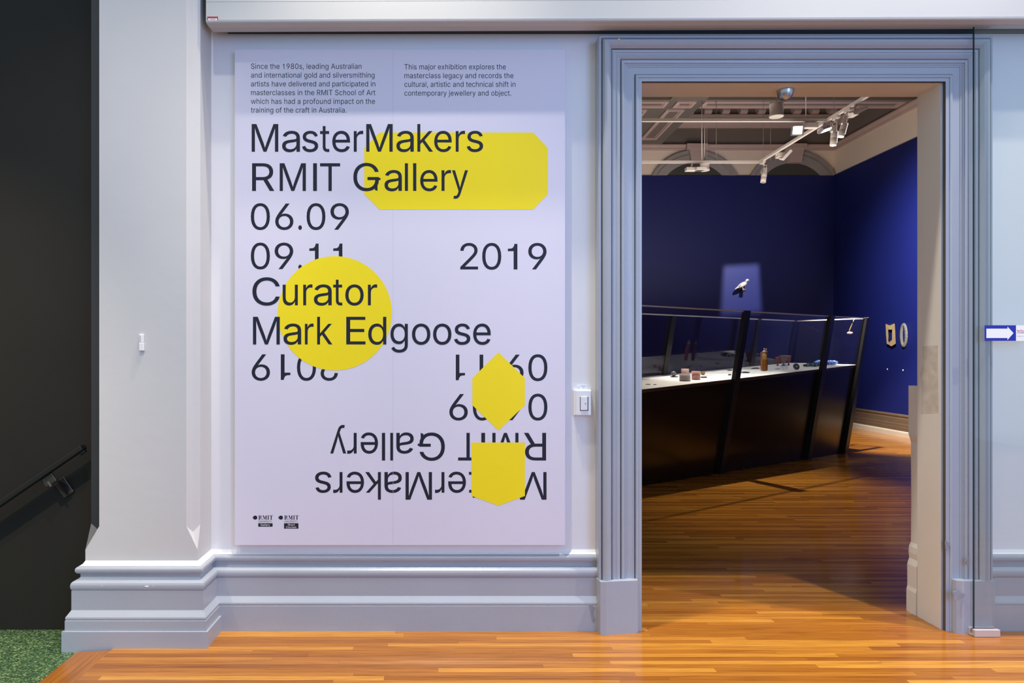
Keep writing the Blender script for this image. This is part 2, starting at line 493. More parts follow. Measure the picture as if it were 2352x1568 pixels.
'f':(507,'456,759 456,654 13,654 13,759|161,0 161,863 169,923 191,972 226,1010 270,1038 321,1054 375,1060 445,1054 485,1042 455,937 430,944 389,948 341,941 309,920 290,885 283,837 283,0'),
'g':(850,'414,-301 335,-296 268,-279 211,-254 165,-220 128,-181 101,-139 203,-81 243,-132 272,-156 309,-177 355,-190 414,-195 498,-184 564,-150 597,-115 616,-69 623,-12 623,137 612,137 573,83 544,55 505,31 454,15 390,10 303,21 225,53 160,107 110,180 79,272 68,382 79,492 110,587 160,664 225,721 303,757 392,769 456,763 507,746 546,721 576,692 615,638 626,638 626,759 745,759 745,-18 734,-108 701,-180 649,-234 581,-272 502,-294|410,118 474,126 527,150 569,189 600,242 619,308 625,385 619,461 600,528 570,583 528,624 474,651 410,660 344,650 290,623 248,580 217,525 199,459 193,385 199,310 217,245 248,192 291,152 345,127'),
'h':(820,'227,453 227,0 105,0 105,1017 227,1017 227,575 205,575 247,665 304,724 374,758 455,769 527,761 590,737 642,697 681,642 706,569 714,481 714,0 592,0 592,470 580,549 546,609 491,646 420,658 368,652 322,635 282,606 253,565 234,514'),
'i':(333,'105,0 105,759 227,759 227,0|167,886 135,891 108,909 89,935 83,966 89,998 108,1024 135,1042 167,1047 200,1042 228,1024 246,998 253,966 246,935 228,909 200,891'),
'j':(333,'105,759 227,759 227,-60 222,-125 203,-181 172,-226 129,-258 74,-279 8,-285 -20,-285 -20,-173 4,-173 50,-166 81,-144 99,-108 105,-58|167,886 134,891 107,909 88,935 82,966 88,998 107,1024 134,1042 167,1047 199,1042 227,1024 246,998 252,966 246,935 227,909 199,891'),
'k':(761,'220,273 220,423 241,423 569,759 720,759 368,399 354,399|105,0 105,1017 227,1017 227,0|588,0 296,371 382,457 744,0'),
'l':(378,'279,-5 202,6 148,40 116,95 105,169 105,1017 227,1017 227,197 231,153 240,125 260,109 292,104 321,105 339,109 361,5 323,-2'),
'm':(1220,'105,0 105,759 224,759 225,591 215,591 235,646 265,692 302,727 344,752 390,767 438,772 514,760 575,721 617,663 642,589 625,589 644,642 674,686 714,723 761,750 815,767 873,772 937,765 994,744 1043,708 1081,657 1106,591 1114,510 1114,0 991,0 991,507 980,578 945,625 895,652 837,661 789,656 748,639 715,614 691,580 676,540 671,494 671,0 548,0 548,520 538,577 506,622 458,651 399,661 356,656 315,640 280,614 252,578 233,532 227,476 227,0'),
'n':(819,'227,453 227,0 105,0 105,759 223,759 224,575 205,575 247,665 304,724 374,758 455,769 527,761 590,737 642,697 681,642 706,569 714,481 714,0 592,0 592,470 580,549 546,609 491,646 420,658 368,652 322,635 282,606 253,565 234,514'),
'o':(830,'414,-16 318,-4 234,33 164,92 112,170 79,265 68,375 79,486 112,582 164,661 234,720 318,756 414,769 512,756 597,720 667,661 719,582 751,486 762,375 751,265 719,170 667,92 597,33 512,-4|414,93 484,103 540,132 584,177 614,235 632,302 638,375 632,448 614,516 584,575 540,620 484,650 414,660 346,650 290,620 247,575 217,517 199,449 193,375 199,302 217,235 247,177 290,132 346,103'),
'p':(849,'105,-285 105,759 224,759 224,638 236,638 274,691 304,720 343,745 394,763 458,769 548,757 626,721 691,663 740,585 770,489 780,378 770,265 740,169 691,91 626,32 548,-4 459,-16 396,-10 345,8 306,33 276,62 236,117 227,117 227,-285|440,94 505,103 559,131 601,175 632,233 650,302 656,379 650,455 632,522 602,579 560,623 506,650 440,660 376,651 322,624 280,582 250,526 232,458 225,379 232,300 250,230 281,173 323,130 377,103'),
'r':(518,'105,0 105,759 223,759 223,642 231,642 260,694 305,734 362,761 426,770 459,769 487,767 487,645 460,649 414,651 363,646 318,629 280,603 252,567 233,524 227,474 227,0'),
's':(730,'364,-16 290,-11 224,7 169,36 124,76 91,127 71,188 188,213 210,159 248,121 299,98 363,91 434,99 489,125 524,162 536,206 529,242 508,271 473,294 424,310 298,340 208,371 144,416 106,475 94,548 103,609 130,663 173,707 230,741 298,762 374,769 446,763 508,745 558,716 598,678 628,632 648,580 536,554 517,595 485,631 439,657 375,665 312,657 262,634 228,598 217,554 225,516 248,487 287,464 343,446 459,419 549,387 612,343 650,285 662,213 653,150 625,94 580,48 520,13 447,-9'),
't':(455,'408,759 408,654 13,654 13,759|130,942 252,942 252,195 257,152 272,123 299,105 341,100 370,102 404,107 426,3 384,-5 337,-8 249,5 184,43 154,81 136,129 130,186'),
'u':(820,'365,-10 293,-2 230,22 178,61 138,117 113,190 105,278 105,759 227,759 227,288 239,209 274,150 329,113 400,100 452,106 498,124 537,153 567,194 586,245 592,305 592,759 714,759 714,0 596,0 596,184 615,184 572,93 514,34 444,1'),
'v':(778,'325,0 35,759 169,759 330,310 374,174 411,42 368,42 406,174 448,310 610,759 743,759 453,0'),
'w':(1134,'275,0 45,759 174,759 267,427 308,273 350,83 330,83 371,269 412,427 504,759 633,759 723,427 763,271 804,83 783,83 826,270 867,427 960,759 1089,759 859,0 737,0 638,343 609,450 581,561 553,675 581,675 553,561 525,449 496,343 397,0'),
'x':(757,'42,0 343,436 342,342 57,759 200,759 295,611 358,507 414,412 351,412 405,507 466,611 563,759 703,759 417,337 417,428 716,0 574,0 462,171 400,272 346,363 409,363 357,272 296,171 183,0'),
'y':(778,'95,-277 123,-171 143,-175 177,-180 208,-178 236,-168 260,-148 282,-116 301,-71 325,-3 35,759 169,759 330,310 374,173 411,42 367,42 405,174 448,310 610,759 743,759 408,-116 383,-170 353,-214 318,-248 279,-271 234,-286 183,-290 129,-286')}

# ------------------------------------------------------------------ materials
m_wall = mat('hall_wall_paint', (0.80, 0.795, 0.805), 0.55, 0.015, 1.5, 0.15, 40)
m_shaft = mat('pilaster_paint', (0.61, 0.60, 0.595), 0.5, 0.03, 2.0, 0.25, 25)
m_trim = mat('grey_trim_gloss', (0.385, 0.415, 0.475), 0.30, 0.03, 3.0, 0.2, 45)
m_box = mat('shutter_box_white', (0.60, 0.595, 0.58), 0.45, 0.01, 2.0)
m_dark = mat('stair_wall_charcoal', (0.020, 0.018, 0.015), 0.6, 0.12, 1.2, 0.1, 30, spec=0.2)
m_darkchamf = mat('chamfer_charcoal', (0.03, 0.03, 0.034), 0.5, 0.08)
m_darkmetal = mat('handrail_bronze', (0.016, 0.0155, 0.013), 0.4, 0.1, metallic=0.3)
m_bracket = mat('bracket_bronze', (0.10, 0.088, 0.078), 0.38, 0.1, metallic=0.8)
m_floor = wood_floor_mat()
m_border = mat('timber_border', (0.33, 0.115, 0.018), 0.3, 0.25, 2.5, 0.1, 80, stretch=(30, 1.2, 1))
m_terrazzo = terrazzo_mat()
m_jamb = mat('jamb_cream_paint', (0.80, 0.765, 0.72), 0.5, 0.02, 2.0, 0.1, 40)
m_patch = mat('bare_filler', (0.62, 0.57, 0.52), 0.7, 0.12, 25)
m_scuff = mat('grey_scuff', (0.27, 0.28, 0.32), 0.6, 0.1, 30)
m_blue = mat('gallery_blue_paint', (0.0032, 0.0088, 0.115), 0.55, 0.03, 1.5)
m_cream = mat('gallery_cream_paint', (0.82, 0.69, 0.58), 0.6, 0.04, 1.0)
m_taupe = mat('ceiling_taupe', (0.155, 0.135, 0.118), 0.6, 0.04)
m_taupe_dark = mat('frieze_taupe', (0.18, 0.145, 0.122), 0.6, 0.04)
m_pink = mat('cornice_pink', (0.48, 0.35, 0.32), 0.55, 0.04)
m_archgrey = mat('arch_grey', (0.33, 0.30, 0.295), 0.5, 0.05)
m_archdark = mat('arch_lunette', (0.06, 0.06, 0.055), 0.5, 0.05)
m_lilac = mat('poster_print_lilac', (0.715, 0.69, 0.805), 0.42, 0.008, 1.0)
m_ink = mat('poster_ink', (0.015, 0.017, 0.030), 0.42, 0.02, spec=0.28)
m_yellow = mat('poster_yellow', (0.92, 0.74, 0.012), 0.42, 0.01, spec=0.3)
m_white = mat('white_plastic', (0.86, 0.86, 0.86), 0.35, 0.01)
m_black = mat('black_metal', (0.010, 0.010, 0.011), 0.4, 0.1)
m_panel = mat('case_panel_black_brown', (0.016, 0.010, 0.008), 0.22, 0.1)
m_deck = mat('case_deck_white', (0.82, 0.82, 0.80), 0.6, 0.01)
m_edge = mat('case_edge_brown', (0.075, 0.045, 0.03), 0.35, 0.2, 6)
m_rail = mat('case_rail_glint', (0.80, 0.80, 0.84), 0.25, 0.05)  # white stands in for light caught along the glass edges
m_fix = mat('fixture_white', (0.70, 0.63, 0.585), 0.45, 0.03)
m_glass = glass_mat('door_glass_green', (0.955, 0.98, 0.978), 1.0, 0.05)
m_caseglass = glass_mat('case_glass', (0.97, 0.975, 0.98), 1.0, 0.04)
m_glassedge = mat('glass_edge', (0.02, 0.045, 0.05), 0.2, 0.05)
m_signblue = mat('sign_blue', (0.008, 0.016, 0.36), 0.4, 0.01)
m_red = mat('label_red', (0.45, 0.02, 0.03), 0.5, 0.05)
m_lens = mat('lamp_lens_lit', (1.0, 0.95, 0.86), 0.4, 0.0, emit=6.0)

# ------------------------------------------------------------------ setting
WY = 3.262          # hall wall plane
XL, XR = -1.661, -1.1507   # pilaster corners
PY = 3.085          # pilaster face
OX0, OX1, OZ = 0.903, 2.339, 2.5955   # door opening


def struct(mb, name, mats, parent=None):
    o = mb.build(name, mats, parent)
    if parent is None:
        o['kind'] = 'structure'
    return o


# floors
mb = MB()
mb.box(-1.502, 8.0, -5.0, 12.6, -0.06, 0.0)
struct(mb, 'floor_timber', m_floor)
mb = MB()
mb.prism([(-1.655, -0.0), (-1.502, 0.0), (-1.502, -0.06), (-1.655, -0.06)], lambda p: Vector((p[0], -5.0, p[1] - (0.010 if p[0] < -1.6 else 0))), lambda p: Vector((p[0], 3.0, p[1] - (0.010 if p[0] < -1.6 else 0))))
struct(mb, 'floor_border_plank', m_border)
mb = MB()
mb.box(-7.0, -1.655, -5.0, 3.4, -0.08, -0.017)
struct(mb, 'floor_terrazzo', m_terrazzo)

# hall wall with the door opening
mb = MB()
mb.box(-1.62, OX0 + 0.0, WY, 3.40, -0.02, 7.0)
mb.box(OX0, OX1 + 0.01, WY, 3.40, OZ + 0.02, 7.0)
mb.box(OX1 + 0.01, 8.0, WY, 3.40, -0.02, 7.0)
struct(mb, 'wall_front', m_wall)
mb = MB()
mb.box(-7.0, -1.62, 3.262, 3.40, -0.08, 7.0)
struct(mb, 'wall_stair', m_dark)

# pilaster with stopped chamfers
mb = MB()
cx, cy = 0.0515, 0.034
zt, zs, zc = 7.0, 0.526, 0.419
A0 = (XL + 0.063, PY)
B0 = (XR - cx, PY)
B1 = (XR, PY + cy)
A1 = (XL, PY + 0.05)
v = lambda p, z: (p[0], p[1], z)
mb.poly([(XL, PY, 0), (XR, PY, 0), (XR, PY, zc), v(B0, zs), v(B0, zt), v(A0, zt), v(A0, zs), (XL, PY, zc)])
mb.poly([(XR, PY, 0), (XR, WY + 0.02, 0), (XR, WY + 0.02, zt), v(B1, zt), v(B1, zs), (XR, PY, zc)])
mid = ((B0[0] + B1[0]) / 2 - 0.004, (B0[1] + B1[1]) / 2 + 0.004)
mb.poly([v(B0, zs), v(mid, zs - 0.032), v(mid, zt), v(B0, zt)])
mb.poly([v(mid, zs - 0.032), v(B1, zs), v(B1, zt), v(mid, zt)])
mb.poly([v(B0, zs), (XR, PY, zc), v(mid, zs - 0.032)])
mb.poly([v(mid, zs - 0.032), (XR, PY, zc), v(B1, zs)])
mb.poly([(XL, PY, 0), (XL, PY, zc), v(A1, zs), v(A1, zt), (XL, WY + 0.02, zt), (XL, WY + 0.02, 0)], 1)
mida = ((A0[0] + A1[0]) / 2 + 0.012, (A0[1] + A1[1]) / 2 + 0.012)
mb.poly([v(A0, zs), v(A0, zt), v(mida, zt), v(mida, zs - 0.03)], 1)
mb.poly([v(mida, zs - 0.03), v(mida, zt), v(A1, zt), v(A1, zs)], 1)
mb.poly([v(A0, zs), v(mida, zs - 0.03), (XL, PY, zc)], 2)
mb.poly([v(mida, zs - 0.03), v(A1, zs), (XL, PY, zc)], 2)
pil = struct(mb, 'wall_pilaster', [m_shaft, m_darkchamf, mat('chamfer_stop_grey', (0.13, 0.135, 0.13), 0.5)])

# base mouldings
CAV = [(-.003, .376), (.002, .366), (.008, .357), (.019, .3505)]
PROF = [(.012, .3500), (.021, .349), (.027, .346), (.031, .339), (.031, .330), (.027, .321), (.020, .317),
        (.016, .316), (.0145, .312), (.0145, .300), (.018, .294), (.0275, .290), (.030, .288), (.036, .2865), (.042, .281), (.0446, .272), (.0446, .262),
        (.0425, .253), (.038, .2475), (.041, .2465), (.041, .160), (.0415, .159), (.046, .152), (.052, .143), (.058, .134), (.059, .128), (.057, .120),
        (.060, .119), (.060, -0.02)]
mb = MB()
sweep(mb, PROF, [(XL, WY), (XL, PY), (XR, PY), (XR, WY), (0.70, WY)])
bl = struct(mb, 'baseboard_left', m_trim)
mb = MB()
sweep(mb, CAV, [(XL, WY), (XL, PY), (XR, PY), (XR, WY), (0.70, WY)])
sub(mb, 'cavetto', m_wall, bl, 'pale painted cove above the skirting')
mb = MB()
sweep(mb, [(0, .0735), (.0694, .0735), (.0694, -.03), (0, -.03)], [(XL, WY), (XL, PY), (XR, PY), (XR, WY - 0.06)])
struct(mb, 'trim_pilaster_plinth', m_trim)
mb = MB()
sweep(mb, PROF, [(2.55, WY), (8.0, WY)])
brt = struct(mb, 'baseboard_right', m_trim)
mb = MB()
sweep(mb, CAV, [(2.55, WY), (8.0, WY)])
sub(mb, 'cavetto', m_wall, brt, 'pale painted cove above the skirting')

mb = MB()
pts = [(1352, 1391), (1360, 1389), (1366, 1396), (1363, 1410), (1368, 1424), (1364, 1432), (1359, 1425), (1356, 1408)]
mb.prism([P(a, b, 3.2018) for a, b in pts], lambda p: p, lambda p: p + Vector((0, .002, 0)))
sub(mb, 'scuff_mark', m_scuff, bl, 'grey smear near the door frame')
mb = MB()
for px, py, r_ in ((337, 1346.5, .007), (234, 1345, .0025), (352, 1346, .002)):
    mb.ball(P(px, py, 3.0405), r_, (1.3, .25, .45))
sub(mb, 'paint_chip', mat('chip_white', (.85, .85, .83), .5), bl, 'white paint chips')

# architrave: profile (u from the outer edge inwards, depth Y) carried round the opening
AP = [(0, WY), (0, 3.187), (.004, 3.183), (.010, 3.183), (.0125, 3.187), (.0125, 3.197), (.017, 3.197), (.019, 3.178), (.026, 3.169), (.036, 3.167), (.048, 3.174),
      (.059, 3.187), (.059, 3.202), (.0635, 3.202), (.0635, 3.193), (.068, 3.193), (.068, 3.190), (.076, 3.190), (.076, 3.193), (.084, 3.193), (.089, 3.190), (.098, 3.195), (.105, 3.200),
      (.106, 3.212), (.110, 3.212), (.110, 3.196), (.116, 3.194), (.123, 3.196), (.123, 3.201), (.131, 3.201), (.131, 3.204), (.139, 3.204), (.139, 3.207), (.173, 3.207), (.173, 3.220),
      (.178, 3.220), (.178, 3.200), (.184, 3.198), (.190, 3.200), (.190, 3.204), (.2075, 3.204), (.2075, 3.222), (.2075, WY + .05)]
mb = MB()
rows = [[], [], [], []]
AW = .2075
for u, Y in AP:
    k = AW - u
    rows[0].append(Vector((OX0 - k, Y, 0.0)))
    rows[1].append(Vector((OX0 - k, Y, OZ + k)))
    rows[2].append(Vector((OX1 + k, Y, OZ + k)))
    rows[3].append(Vector((OX1 + k, Y, 0.0)))
mb.rings(rows, cap=False, closed=False, smooth=False)
arch = struct(mb, 'trim_architrave', m_trim)
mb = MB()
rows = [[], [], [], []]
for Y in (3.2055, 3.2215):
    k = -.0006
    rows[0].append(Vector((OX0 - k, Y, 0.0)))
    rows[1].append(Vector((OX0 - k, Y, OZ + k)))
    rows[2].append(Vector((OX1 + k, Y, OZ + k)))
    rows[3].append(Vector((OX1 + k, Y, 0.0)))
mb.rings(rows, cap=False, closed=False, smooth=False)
struct(mb, 'rebate_shade', mat('rebate_shade_brown', (0.10, 0.085, 0.075), 0.6, 0.1), arch)  # strip coloured dark brown for the shade in the rebate
mb = MB()
for q in ([(OX0 - .213, 3.21), (OX0 - .205, 3.16), (OX0 - .178, 3.157), (OX0 - .170, 3.162), (OX0 - .03, 3.176), (OX0 - .024, 3.184), (OX0 - .024, WY), (OX0 - .213, WY)],
          [(OX1 + .024, 3.19), (OX1 + .03, 3.178), (OX1 + .05, 3.168), (OX1 + .165, 3.163), (OX1 + .19, 3.168), (OX1 + .213, 3.18), (OX1 + .213, WY), (OX1 + .024, WY)]):
    mb.prism(q, lambda p: Vector((p[0], p[1], 0.0)), lambda p: Vector((p[0], p[1], 0.248)))
struct(mb, 'plinth_block', m_trim, arch)
# paint fleck and scuffs on the frame
mb = MB()
fp = P(1421.5, 90, 3.1665)
mb.ball(fp, 0.0045, (1.3, 0.4, 0.8))
sub(mb, 'paint_fleck', m_yellow, arch, 'yellow fleck of paint')
mb = MB()
for cxp, cyp, rx, ry, Y in ((2201, 1368, 14, 10, 3.1625), (2176, 1252, 5, 10, 3.2), (2223, 1290, 3.5, 9, 3.18)):
    pts = []
    for k in range(14):
        a = 2 * math.pi * k / 14
        r = 1 + 0.25 * math.sin(3 * a + cxp)
        pts.append(P(cxp + rx * r * math.cos(a), cyp + ry * r * math.sin(a), Y - 0.0015))
    mb.prism(pts, lambda p: p, lambda p: p + Vector((0, 0.004, 0)))
sub(mb, 'scuff_mark', m_scuff, arch, 'grey scuff patches')

# door lining, room-side dado, both cream
JX = OX1 - 0.010
mb = MB()
mb.box(OX0 - 0.03, OX0 + 0.004, 3.222, 3.395, 0, OZ + 0.02)
mb.box(OX0 - 0.03, OX1 + 0.06, 3.222, 3.395, OZ - 0.002, OZ + 0.06)
mb.box(JX, OX1 + 0.06, 3.222, 3.385, 0, OZ + 0.02)
for f in mb.bm.faces:
    f.normal_update()
    if f.normal.y < -0.9:
        f.material_index = 1
lining = struct(mb, 'trim_door_lining', [m_jamb, m_trim])
mb = MB()
for (px, py) in [(0, 0)]:
    pts = [(2120, 795), (2154, 793), (2156, 948), (2116, 950), (2117, 900), (2114, 860), (2119, 835)]
    mb.prism([Px(a, b, JX) for a, b in pts], lambda p: p + Vector((-0.0006, 0, 0)), lambda p: p + Vector((0.003, 0, 0)))
sub(mb, 'filler_patch', m_patch, lining, 'rough bare filler patch')
mb = MB()
prof = [(2.333, 1.147), (2.333, 0.90), (2.345, 0.86), (2.347, 0.55), (2.345, 0.35), (2.335, 0.33), (2.333, 0.30), (2.336, 0.27), (2.326, 0.24), (2.327, 0.13), (2.322, 0.11), (2.322, 0.0), (2.8, 0.0), (2.8, 1.147)]
mb.prism(prof, lambda p: Vector((p[0] + 0.004, 3.392, p[1])), lambda p: Vector((p[0] + 0.004, 3.462, p[1])))
struct(mb, 'trim_dado', m_jamb)

# gallery shell
mb = MB()
mb.box(-2.2, 7.4, 12.52, 12.7, 0, 7.0)
struct(mb, 'wall_gallery_back', m_cream)
mb = MB()
mb.box(7.08, 7.3, 3.40, 12.6, 0, 7.0)
struct(mb, 'wall_gallery_right', m_cream)
mb = MB()
mb.box(-2.4, -2.2, 3.40, 12.7, 0, 7.0)
struct(mb, 'wall_gallery_left', m_cream)
mb = MB()
mb.box(-2.2, 7.05, 12.49, 12.52, 0, 4.567)
struct(mb, 'wall_blue_back', m_blue)
mb = MB()
mb.box(7.05, 7.08, 3.45, 12.52, 0, 4.567)
struct(mb, 'wall_blue_right', m_blue)
GB = [(0, .345), (.008, .345), (.030, .335), (.034, .315), (.022, .295), (.022, .285), (.03, .275), (.03, .20), (.036, .19), (.036, .15), (.042, .145), (.042, .085)]
GS = [(.042, .088), (.05, .084), (.058, .074), (.06, .064), (.06, 0)]
mb = MB()
sweep(mb, GB, [(-2.2, 12.49), (7.05, 12.49), (7.05, 3.5)])
# lower shoe is painted pale
gbb = struct(mb, 'baseboard_gallery', mat('gallery_skirting', (0.13, 0.092, 0.066), 0.35, 0.1))
mb = MB()
sweep(mb, GS, [(-2.2, 12.49), (7.05, 12.49), (7.05, 3.5)])
sub(mb, 'shoe', mat('gallery_shoe', (0.55, 0.50, 0.45), 0.4, 0.06), gbb, 'pale painted shoe along the floor')

# coffered ceiling
ZS = 5.13
mb = MB()
mb.box(-2.2, 7.3, 10.26, 10.64, ZS, 7.0)
mb.box(-2.2, 3.87, 10.64, 12.52, ZS, 7.0)
mb.box(3.32, 3.87, 3.4, 10.26, ZS, 7.0)
mb.box(-2.2, 7.3, 3.3, 10.26, 5.62, 7.0)
mb.box(3.87, 7.3, 10.64, 12.7, 6.1, 7.0)
ceil = struct(mb, 'ceiling_coffered', m_taupe)


def frame_strip(mb, x0, x1, y0, y1, w, d):
    for a in ((x0, x1, y0, y0 + w), (x0, x1, y1 - w, y1), (x0, x0 + w, y0 + w, y1 - w), (x1 - w, x1, y0 + w, y1 - w)):
        mb.box(*a, ZS - d, ZS + 0.01)


mb = MB()
pan = MB()
for x0, x1, y0, y1 in ((-2.0, 3.32, 10.31, 10.56), (3.446, 3.744, 10.31, 10.56), (3.868, 6.93, 10.31, 10.56), (3.39, 3.68, 10.66, 12.145), (2.80, 3.09, 10.66, 12.145)):
    frame_strip(mb, x0, x1, y0, y1, 0.045, 0.02)
    frame_strip(mb, x0 + 0.05, x1 - 0.05, y0 + 0.05, y1 - 0.05, 0.022, 0.012)
    pan.box(x0 + 0.072, x1 - 0.072, y0 + 0.072, y1 - 0.072, ZS - 0.004, ZS + 0.01)
struct(mb, 'soffit_moulding', m_pink, ceil)
struct(pan, 'soffit_panel', m_taupe_dark, ceil)

# entablature over the blue panels: pink cornice, dark frieze, moulding, modillions
mb = MB()
CP = [(0, 5.03), (.02, 5.03), (.03, 5.05), (.03, 5.07), (.055, 5.085), (.07, 5.11), (.07, 5.13), (0, 5.13)]
sweep(mb, CP, [(-2.2, 12.52), (7.08, 12.52), (7.08, 3.45)])
for z0, z1, d in ((5.44, 5.55, .10), (5.80, 5.87, .16)):
    sweep(mb, [(0, z0), (d * .5, z0), (d * .7, (z0 + z1) / 2), (d, z1 - .02), (d, z1), (0, z1)], [(3.87, 12.52), (7.08, 12.52), (7.08, 10.64)])
struct(mb, 'trim_cornice', m_pink)
mb = MB()
sweep(mb, [(0, 5.13), (.012, 5.13), (.012, 5.44), (0, 5.44)], [(-2.2, 12.52), (7.08, 12.52), (7.08, 10.64)])
sweep(mb, [(0, 5.55), (.05, 5.55), (.05, 5.80), (0, 5.80)], [(3.87, 12.52), (7.08, 12.52), (7.08, 10.64)])
struct(mb, 'trim_frieze', m_taupe_dark)
mb = MB()
x = 4.30
while x < 7.0:
    mb.prism([(0, 5.72), (.05, 5.69), (.12, 5.66), (.16, 5.67), (.18, 5.70), (.18, 5.78), (0, 5.78)], lambda p: Vector((x, 12.50 - p[0], p[1])), lambda p: Vector((x + .13, 12.50 - p[0], p[1])))
    x += 0.325
mb.box(3.87, 7.06, 12.40, 12.5, 5.62, 5.66)
struct(mb, 'trim_modillions', m_pink)

# blind arches above the back panel
for i, acx in enumerate((1594, 1819)):
    c = P(acx, 459, 12.52)
    mb = MB()

    def ring(r0, r1, y0, y1, mi=0):
        n = 36
        st = lambda r: math.asin(max(-1, min(1, (4.567 - c.z) / r))) if r > 0.46 else math.pi / 2
        an = lambda r, t: st(r) + (math.pi - 2 * st(r)) * t
        for k in range(n):
            q = [(r0, an(r0, k / n)), (r1, an(r1, k / n)), (r1, an(r1, (k + 1) / n)), (r0, an(r0, (k + 1) / n))]
            mb.prism(q, lambda p: Vector((c.x + p[0] * math.cos(p[1]), y0, c.z + p[0] * math.sin(p[1]))), lambda p: Vector((c.x + p[0] * math.cos(p[1]), y1, c.z + p[0] * math.sin(p[1]))), mi)
    ring(0.865, 0.905, 12.46, 12.53)
    ring(0.825, 0.865, 12.485, 12.53)
    ring(0.795, 0.825, 12.47, 12.53)
    ring(0.675, 0.795, 12.495, 12.53)
    o = struct(mb, 'trim_arch', m_archgrey)
    mb = MB()
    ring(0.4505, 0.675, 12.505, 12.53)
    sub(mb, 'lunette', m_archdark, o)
    mb = MB()
    z0, z1 = H + (CY - 372) * 12.4 / F, 5.06
    mb.prism([(-.10, z0), (.10, z0), (.15, z1), (-.15, z1)], lambda p: Vector((c.x + p[0] + .02, 12.40, p[1])), lambda p: Vector((c.x + p[0] + .02, 12.52, p[1])))
    mb.box(c.x - .17, c.x + .21, 12.385, 12.52, z1 - .03, 5.125)
    sub(mb, 'keystone', mat('keystone_pink', (0.52, 0.39, 0.36), 0.55, 0.04), o)

# ------------------------------------------------------------------ lettering
from mathutils.geometry import delaunay_2d_cdt

GL = {}
for ch, (adv, sp) in GLYPHS.items():
    cs = [[tuple(int(q) / 2000 for q in p.split(',')) for p in s.split(' ')] for s in sp.split('|')]
    GL[ch] = [adv / 2000, cs]
CAP, XH, ST = 0.5087, 0.3793, 0.067
# plain stems for capital I, small l and the flagged 1 of this typeface
GL['I'] = [0.19, [[(.06, 0), (.06 + ST, 0), (.06 + ST, CAP), (.06, CAP)]]]
GL['l'] = [0.165, [[(.05, 0), (.05 + .058, 0), (.05 + .058, CAP), (.05, CAP)]]]
GL['1'] = [0.44, [[(.20, 0), (.265, 0), (.265, .4966), (.214, .4966), (.205, .455), (.187, .423), (.16, .407), (.10, .402), (.10, .355), (.20, .355)]]]
GL['G'][1].append([(.455, 0), (.5056, 0), (.5056, .2), (.455, .2)])


def gbox(ch):
    xs = [p[0] for c in GL[ch][1] for p in c]
    return min(xs), max(xs)


_g = gbox('G')[1]


def area2(c):
    return sum(c[i - 1][0] * c[i][1] - c[i][0] * c[i - 1][1] for i in range(len(c)))


spur = [(_g - .10, .02), (_g - .052, .0), (_g, .0), (_g, .24), (_g - .052, .24)]
GL['G'][1].append(spur if area2(spur) * area2(GL['G'][1][0]) > 0 else spur[::-1])


def winding(p, cs):
    w = 0
    for c in cs:
        for i in range(len(c)):
            (xa, ya), (xb, yb) = c[i - 1], c[i]
            s = (xb - xa) * (p[1] - ya) - (p[0] - xa) * (yb - ya)
            if ya <= p[1] < yb and s > 0:
                w += 1
            elif yb <= p[1] < ya and s < 0:
                w -= 1
    return w


def glyphs_boxed(items, base, cap, s=CAP):
    """items: (character, x0, x1) in frame pixels on one baseline"""
    out = []
    k = cap / s
    for ch, x0, x1 in items:
        a, b = gbox(ch)
        kx = (x1 - x0) / (b - a)
        out += [[[(x0 + (p[0] - a) * kx, base - p[1] * k) for p in c] for c in GL[ch][1]]]
    return out


def glyphs_line(text, x0, x1, base, cap):
    x, pos = 0.0, []
    for ch in text:
        if ch == ' ':
            x += 0.20
            continue
        pos.append((ch, x))
        x += GL[ch][0]
    a = gbox(pos[0][0])[0] + pos[0][1]
    b = gbox(pos[-1][0])[1] + pos[-1][1]
    kx = (x1 - x0) / (b - a)
    k = cap / CAP
    out = []
    for ch, gx in pos:
        out += [[[(x0 + (gx + p[0] - a) * kx, base - p[1] * k) for p in c] for c in GL[ch][1]]]
    return out


def flat(groups, fn, name, m, parent, label=None):
    """flat print: each group is one glyph, its outlines joined by winding"""
    mb = MB()
    for g in groups:
        if not isinstance(g[0], list):
            g = [g]
        ps, es = [], []
        for c in g:
            k = len(ps)
            ps += [Vector(p) for p in c]
            es += [(k + i, k + (i + 1) % len(c)) for i in range(len(c))]
        co, _, tris = delaunay_2d_cdt(ps, es, [], 0, 1e-4)[:3]
        vs = {}
        for t in tris:
            q = (co[t[0]] + co[t[1]] + co[t[2]]) / 3
            if winding(q, g) == 0:
                continue
            for i in t:
                if i not in vs:
                    vs[i] = mb.bm.verts.new(fn(*co[i]))
            f = mb.bm.faces.new([vs[i] for i in t])
            f.normal_update()
            if f.normal.y > 0:
                f.normal_flip()
    ob = mb.build(name, m, parent, recalc=False)
    if label:
        ob['label'] = label
    return ob


# ------------------------------------------------------------------ poster
PF = 3.222
c0, c1 = P(539, 1251.8, PF), P(1298, 113.4, PF)
poster = thing('exhibition_poster', 'large lilac exhibition poster with black lettering and yellow shapes, left of the doorway', 'poster', ((c0.x + c1.x) / 2, PF + .005, c0.z))
mb = MB()
mb.box(c0.x, c1.x, PF, WY - .0006, c0.z, c1.z, bevel=0.0012)
sub(mb, 'board', m_lilac, poster)
mb = MB()
sx = P(903, 0, PF).x
mb.box(sx - .0006, sx + .0006, PF - .0002, PF + .001, c0.z + .002, c1.z - .002)
sub(mb, 'seam', mat('poster_seam', (0.52, 0.51, 0.62), 0.5), poster, 'thin vertical joint between two printed sheets')


def on(e):
    return lambda x, y: P(x, y, PF - e) + Vector((0, 0, 0))


def A(*it):
    return [(c, 540 + a / 3.075, 540 + b / 3.075) for c, a, b in it]


